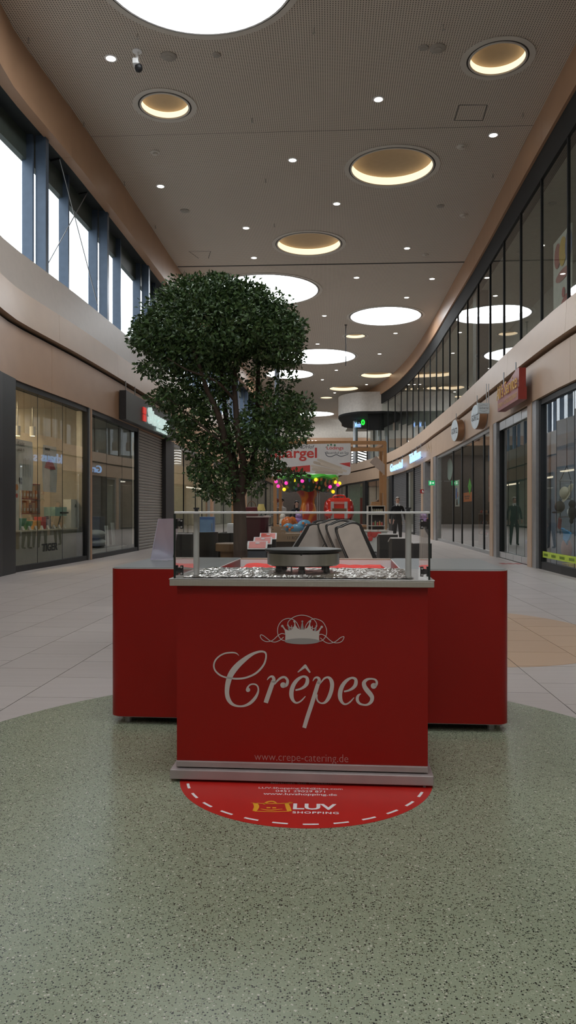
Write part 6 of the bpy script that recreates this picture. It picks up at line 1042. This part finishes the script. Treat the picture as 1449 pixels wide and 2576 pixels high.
t = hung('blue_scarf', 'bright blue scarf draped at the bottom of the ladder', 'scarf', 1423, 1350); MB().prism(catmull([(-.22, .16), (.0, .14), (.24, .10), (.26, .02), (.10, -.16), (-.06, -.04)], 4, True), lambda p: (p[0], -.02 + .02 * math.sin(30 * p[0]), p[1]), lambda p: (p[0], .012 + .02 * math.sin(30 * p[0]), p[1])).build('cloth', mat('blue_cotton', (.05, .24, .42), .7), t, 60); MB().ball((-.21, 0, .15), .03, 8).build('knot', mat('blue_cotton'), t, 60)
p = hp(1425, 1400, .40); t = thing('pink_bag', 'dull pink bag standing below the blue scarf', 'bag', (p.x, p.y, .0), math.atan2(d_.y, d_.x)); MB().ball((0, 0, .47), (.20, .10, .22), 16).build('bag_body', mat('dull_pink', (.30, .17, .15), .7), t, 60); MB().lathe([(.16, 0), (.16, .26), (.0001, .26)], n=20).build('pedestal', M_STEELG, t, 40)
p = hp(1422, 1430, .24); t = thing('striped_box', 'yellow striped box on the floor of the right window', 'box', (p.x, p.y, 0), math.atan2(d_.y, d_.x)); MB().box(-.22, .22, 0, .2, 0, .19).build('box', mat('yellow_card', (.50, .36, .05), .6), t)
for k_ in range(6): MB().box(-.20 + .07 * k_, -.18 + .07 * k_, -.004, 0, .01, .18).build('brown_stripe', M_WLN, t)
ya, yb_ = ypx('R', 1449, .1) - 1.4, ypx('R', 1361, .1); t = thing('glass_tape', 'yellow-green printed tape strip along the right window', 'tape', pp('R', 14.8, .1, .26)); o = MB(); sweep(o, 'R', ya, yb_, rect(.105, .112, .255, .385)); o.build('tape', mat('lime_tape', (.46, .60, .06), .5), t, world=True)
for k_ in range(4): y_ = yb_ - .35 - .55 * k_; o = MB(); bars(o, pp('R', y_, .10, .32), XD['R'](y_), .30, .06, 5); o.build('tape_words', mat('dark_lime_print', (.14, .22, .02), .5), t, world=True)
# salon furniture behind the folding glass doors
y_ = 18.2; t = thing('salon_counter', 'pale counter inside the glass folding doors', 'counter', pp('R', y_, 2.0), math.atan2(XD['R'](y_).y, XD['R'](y_).x)); MB().box(-.9, .9, -.25, .25, .05, .95).build('body', M_PALE, t, bevel=.01); MB().box(-.95, .95, -.3, .3, .95, .99).build('top', M_WHITE, t); MB().box(-.85, .85, -.2, .2, 0, .05).build('plinth', M_DARK, t)
t = thing('pink_parcel', 'purple pink parcel on the floor behind the folding doors', 'box', pp('R', 19.3, .7), 0); MB().box(-.18, .18, -.15, .15, 0, .42).build('parcel', mat('dusky_pink', (.24, .12, .16), .6), t, bevel=.01); MB().box(-.185, .185, -.155, .155, .42, .50).build('purple_lid', mat('dusky_purple', (.10, .07, .20), .6), t)
t = thing('plant', 'tall dark leafy plant behind the glass folding doors', 'plant', pp('R', 19.6, 1.3), 0); MB().lathe([(.16, 0), (.22, .42), (.20, .42), (.0001, .38)], n=20).build('pot', M_DARK, t, 40)
rl = random.Random(8)
for k_ in range(16):
    a_ = rl.uniform(0, 6.28); r_ = rl.uniform(.25, .6); h_ = rl.uniform(1.6, 2.9); P_ = catmull([(0, 0, .38), (r_ * .25 * math.cos(a_), r_ * .25 * math.sin(a_), h_ * .6), (r_ * math.cos(a_), r_ * math.sin(a_), h_)], 4); o = MB(); W_ = [.02 + .05 * math.sin(math.pi * min(1, i / 8 + .1)) for i in range(9)]; sdv = Vector((-math.sin(a_), math.cos(a_), 0)); o.add([Vector(q) + sdv * w_ for q, w_ in zip(P_, W_)] + [Vector(q) - sdv * w_ for q, w_ in zip(P_, W_)], [(i, i + 1, 9 + i + 1, 9 + i) for i in range(8)]); o.build('leaf', mat('dark_plant_leaf', (.02, .05, .025), .4), t, 60)
p = ground(1282, 1418); st_ = thing('red_floor_mark', 'small faded red floor mark before the glass folding doors', 'floor mark', (p.x, p.y, .0008), -AX)
for k_ in range(3): MB().box(-.22 + .17 * k_, -.08 + .17 * k_, -.22, .22, 0, .001).build('mark_patch', mat('faded_red_mark', (.38, .11, .10), .6), st_)
y_ = 60.8; t = thing('red_display', 'upright red display panel in the far right shop', 'display', at(911, 0, 61.5)); t.location.z = 0; MB().box(-.17, .17, 0, .05, .05, 2.4).build('panel', M_RDB, t); MB().box(-.2, .2, -.1, .15, 0, .05).build('foot', M_DARK, t)
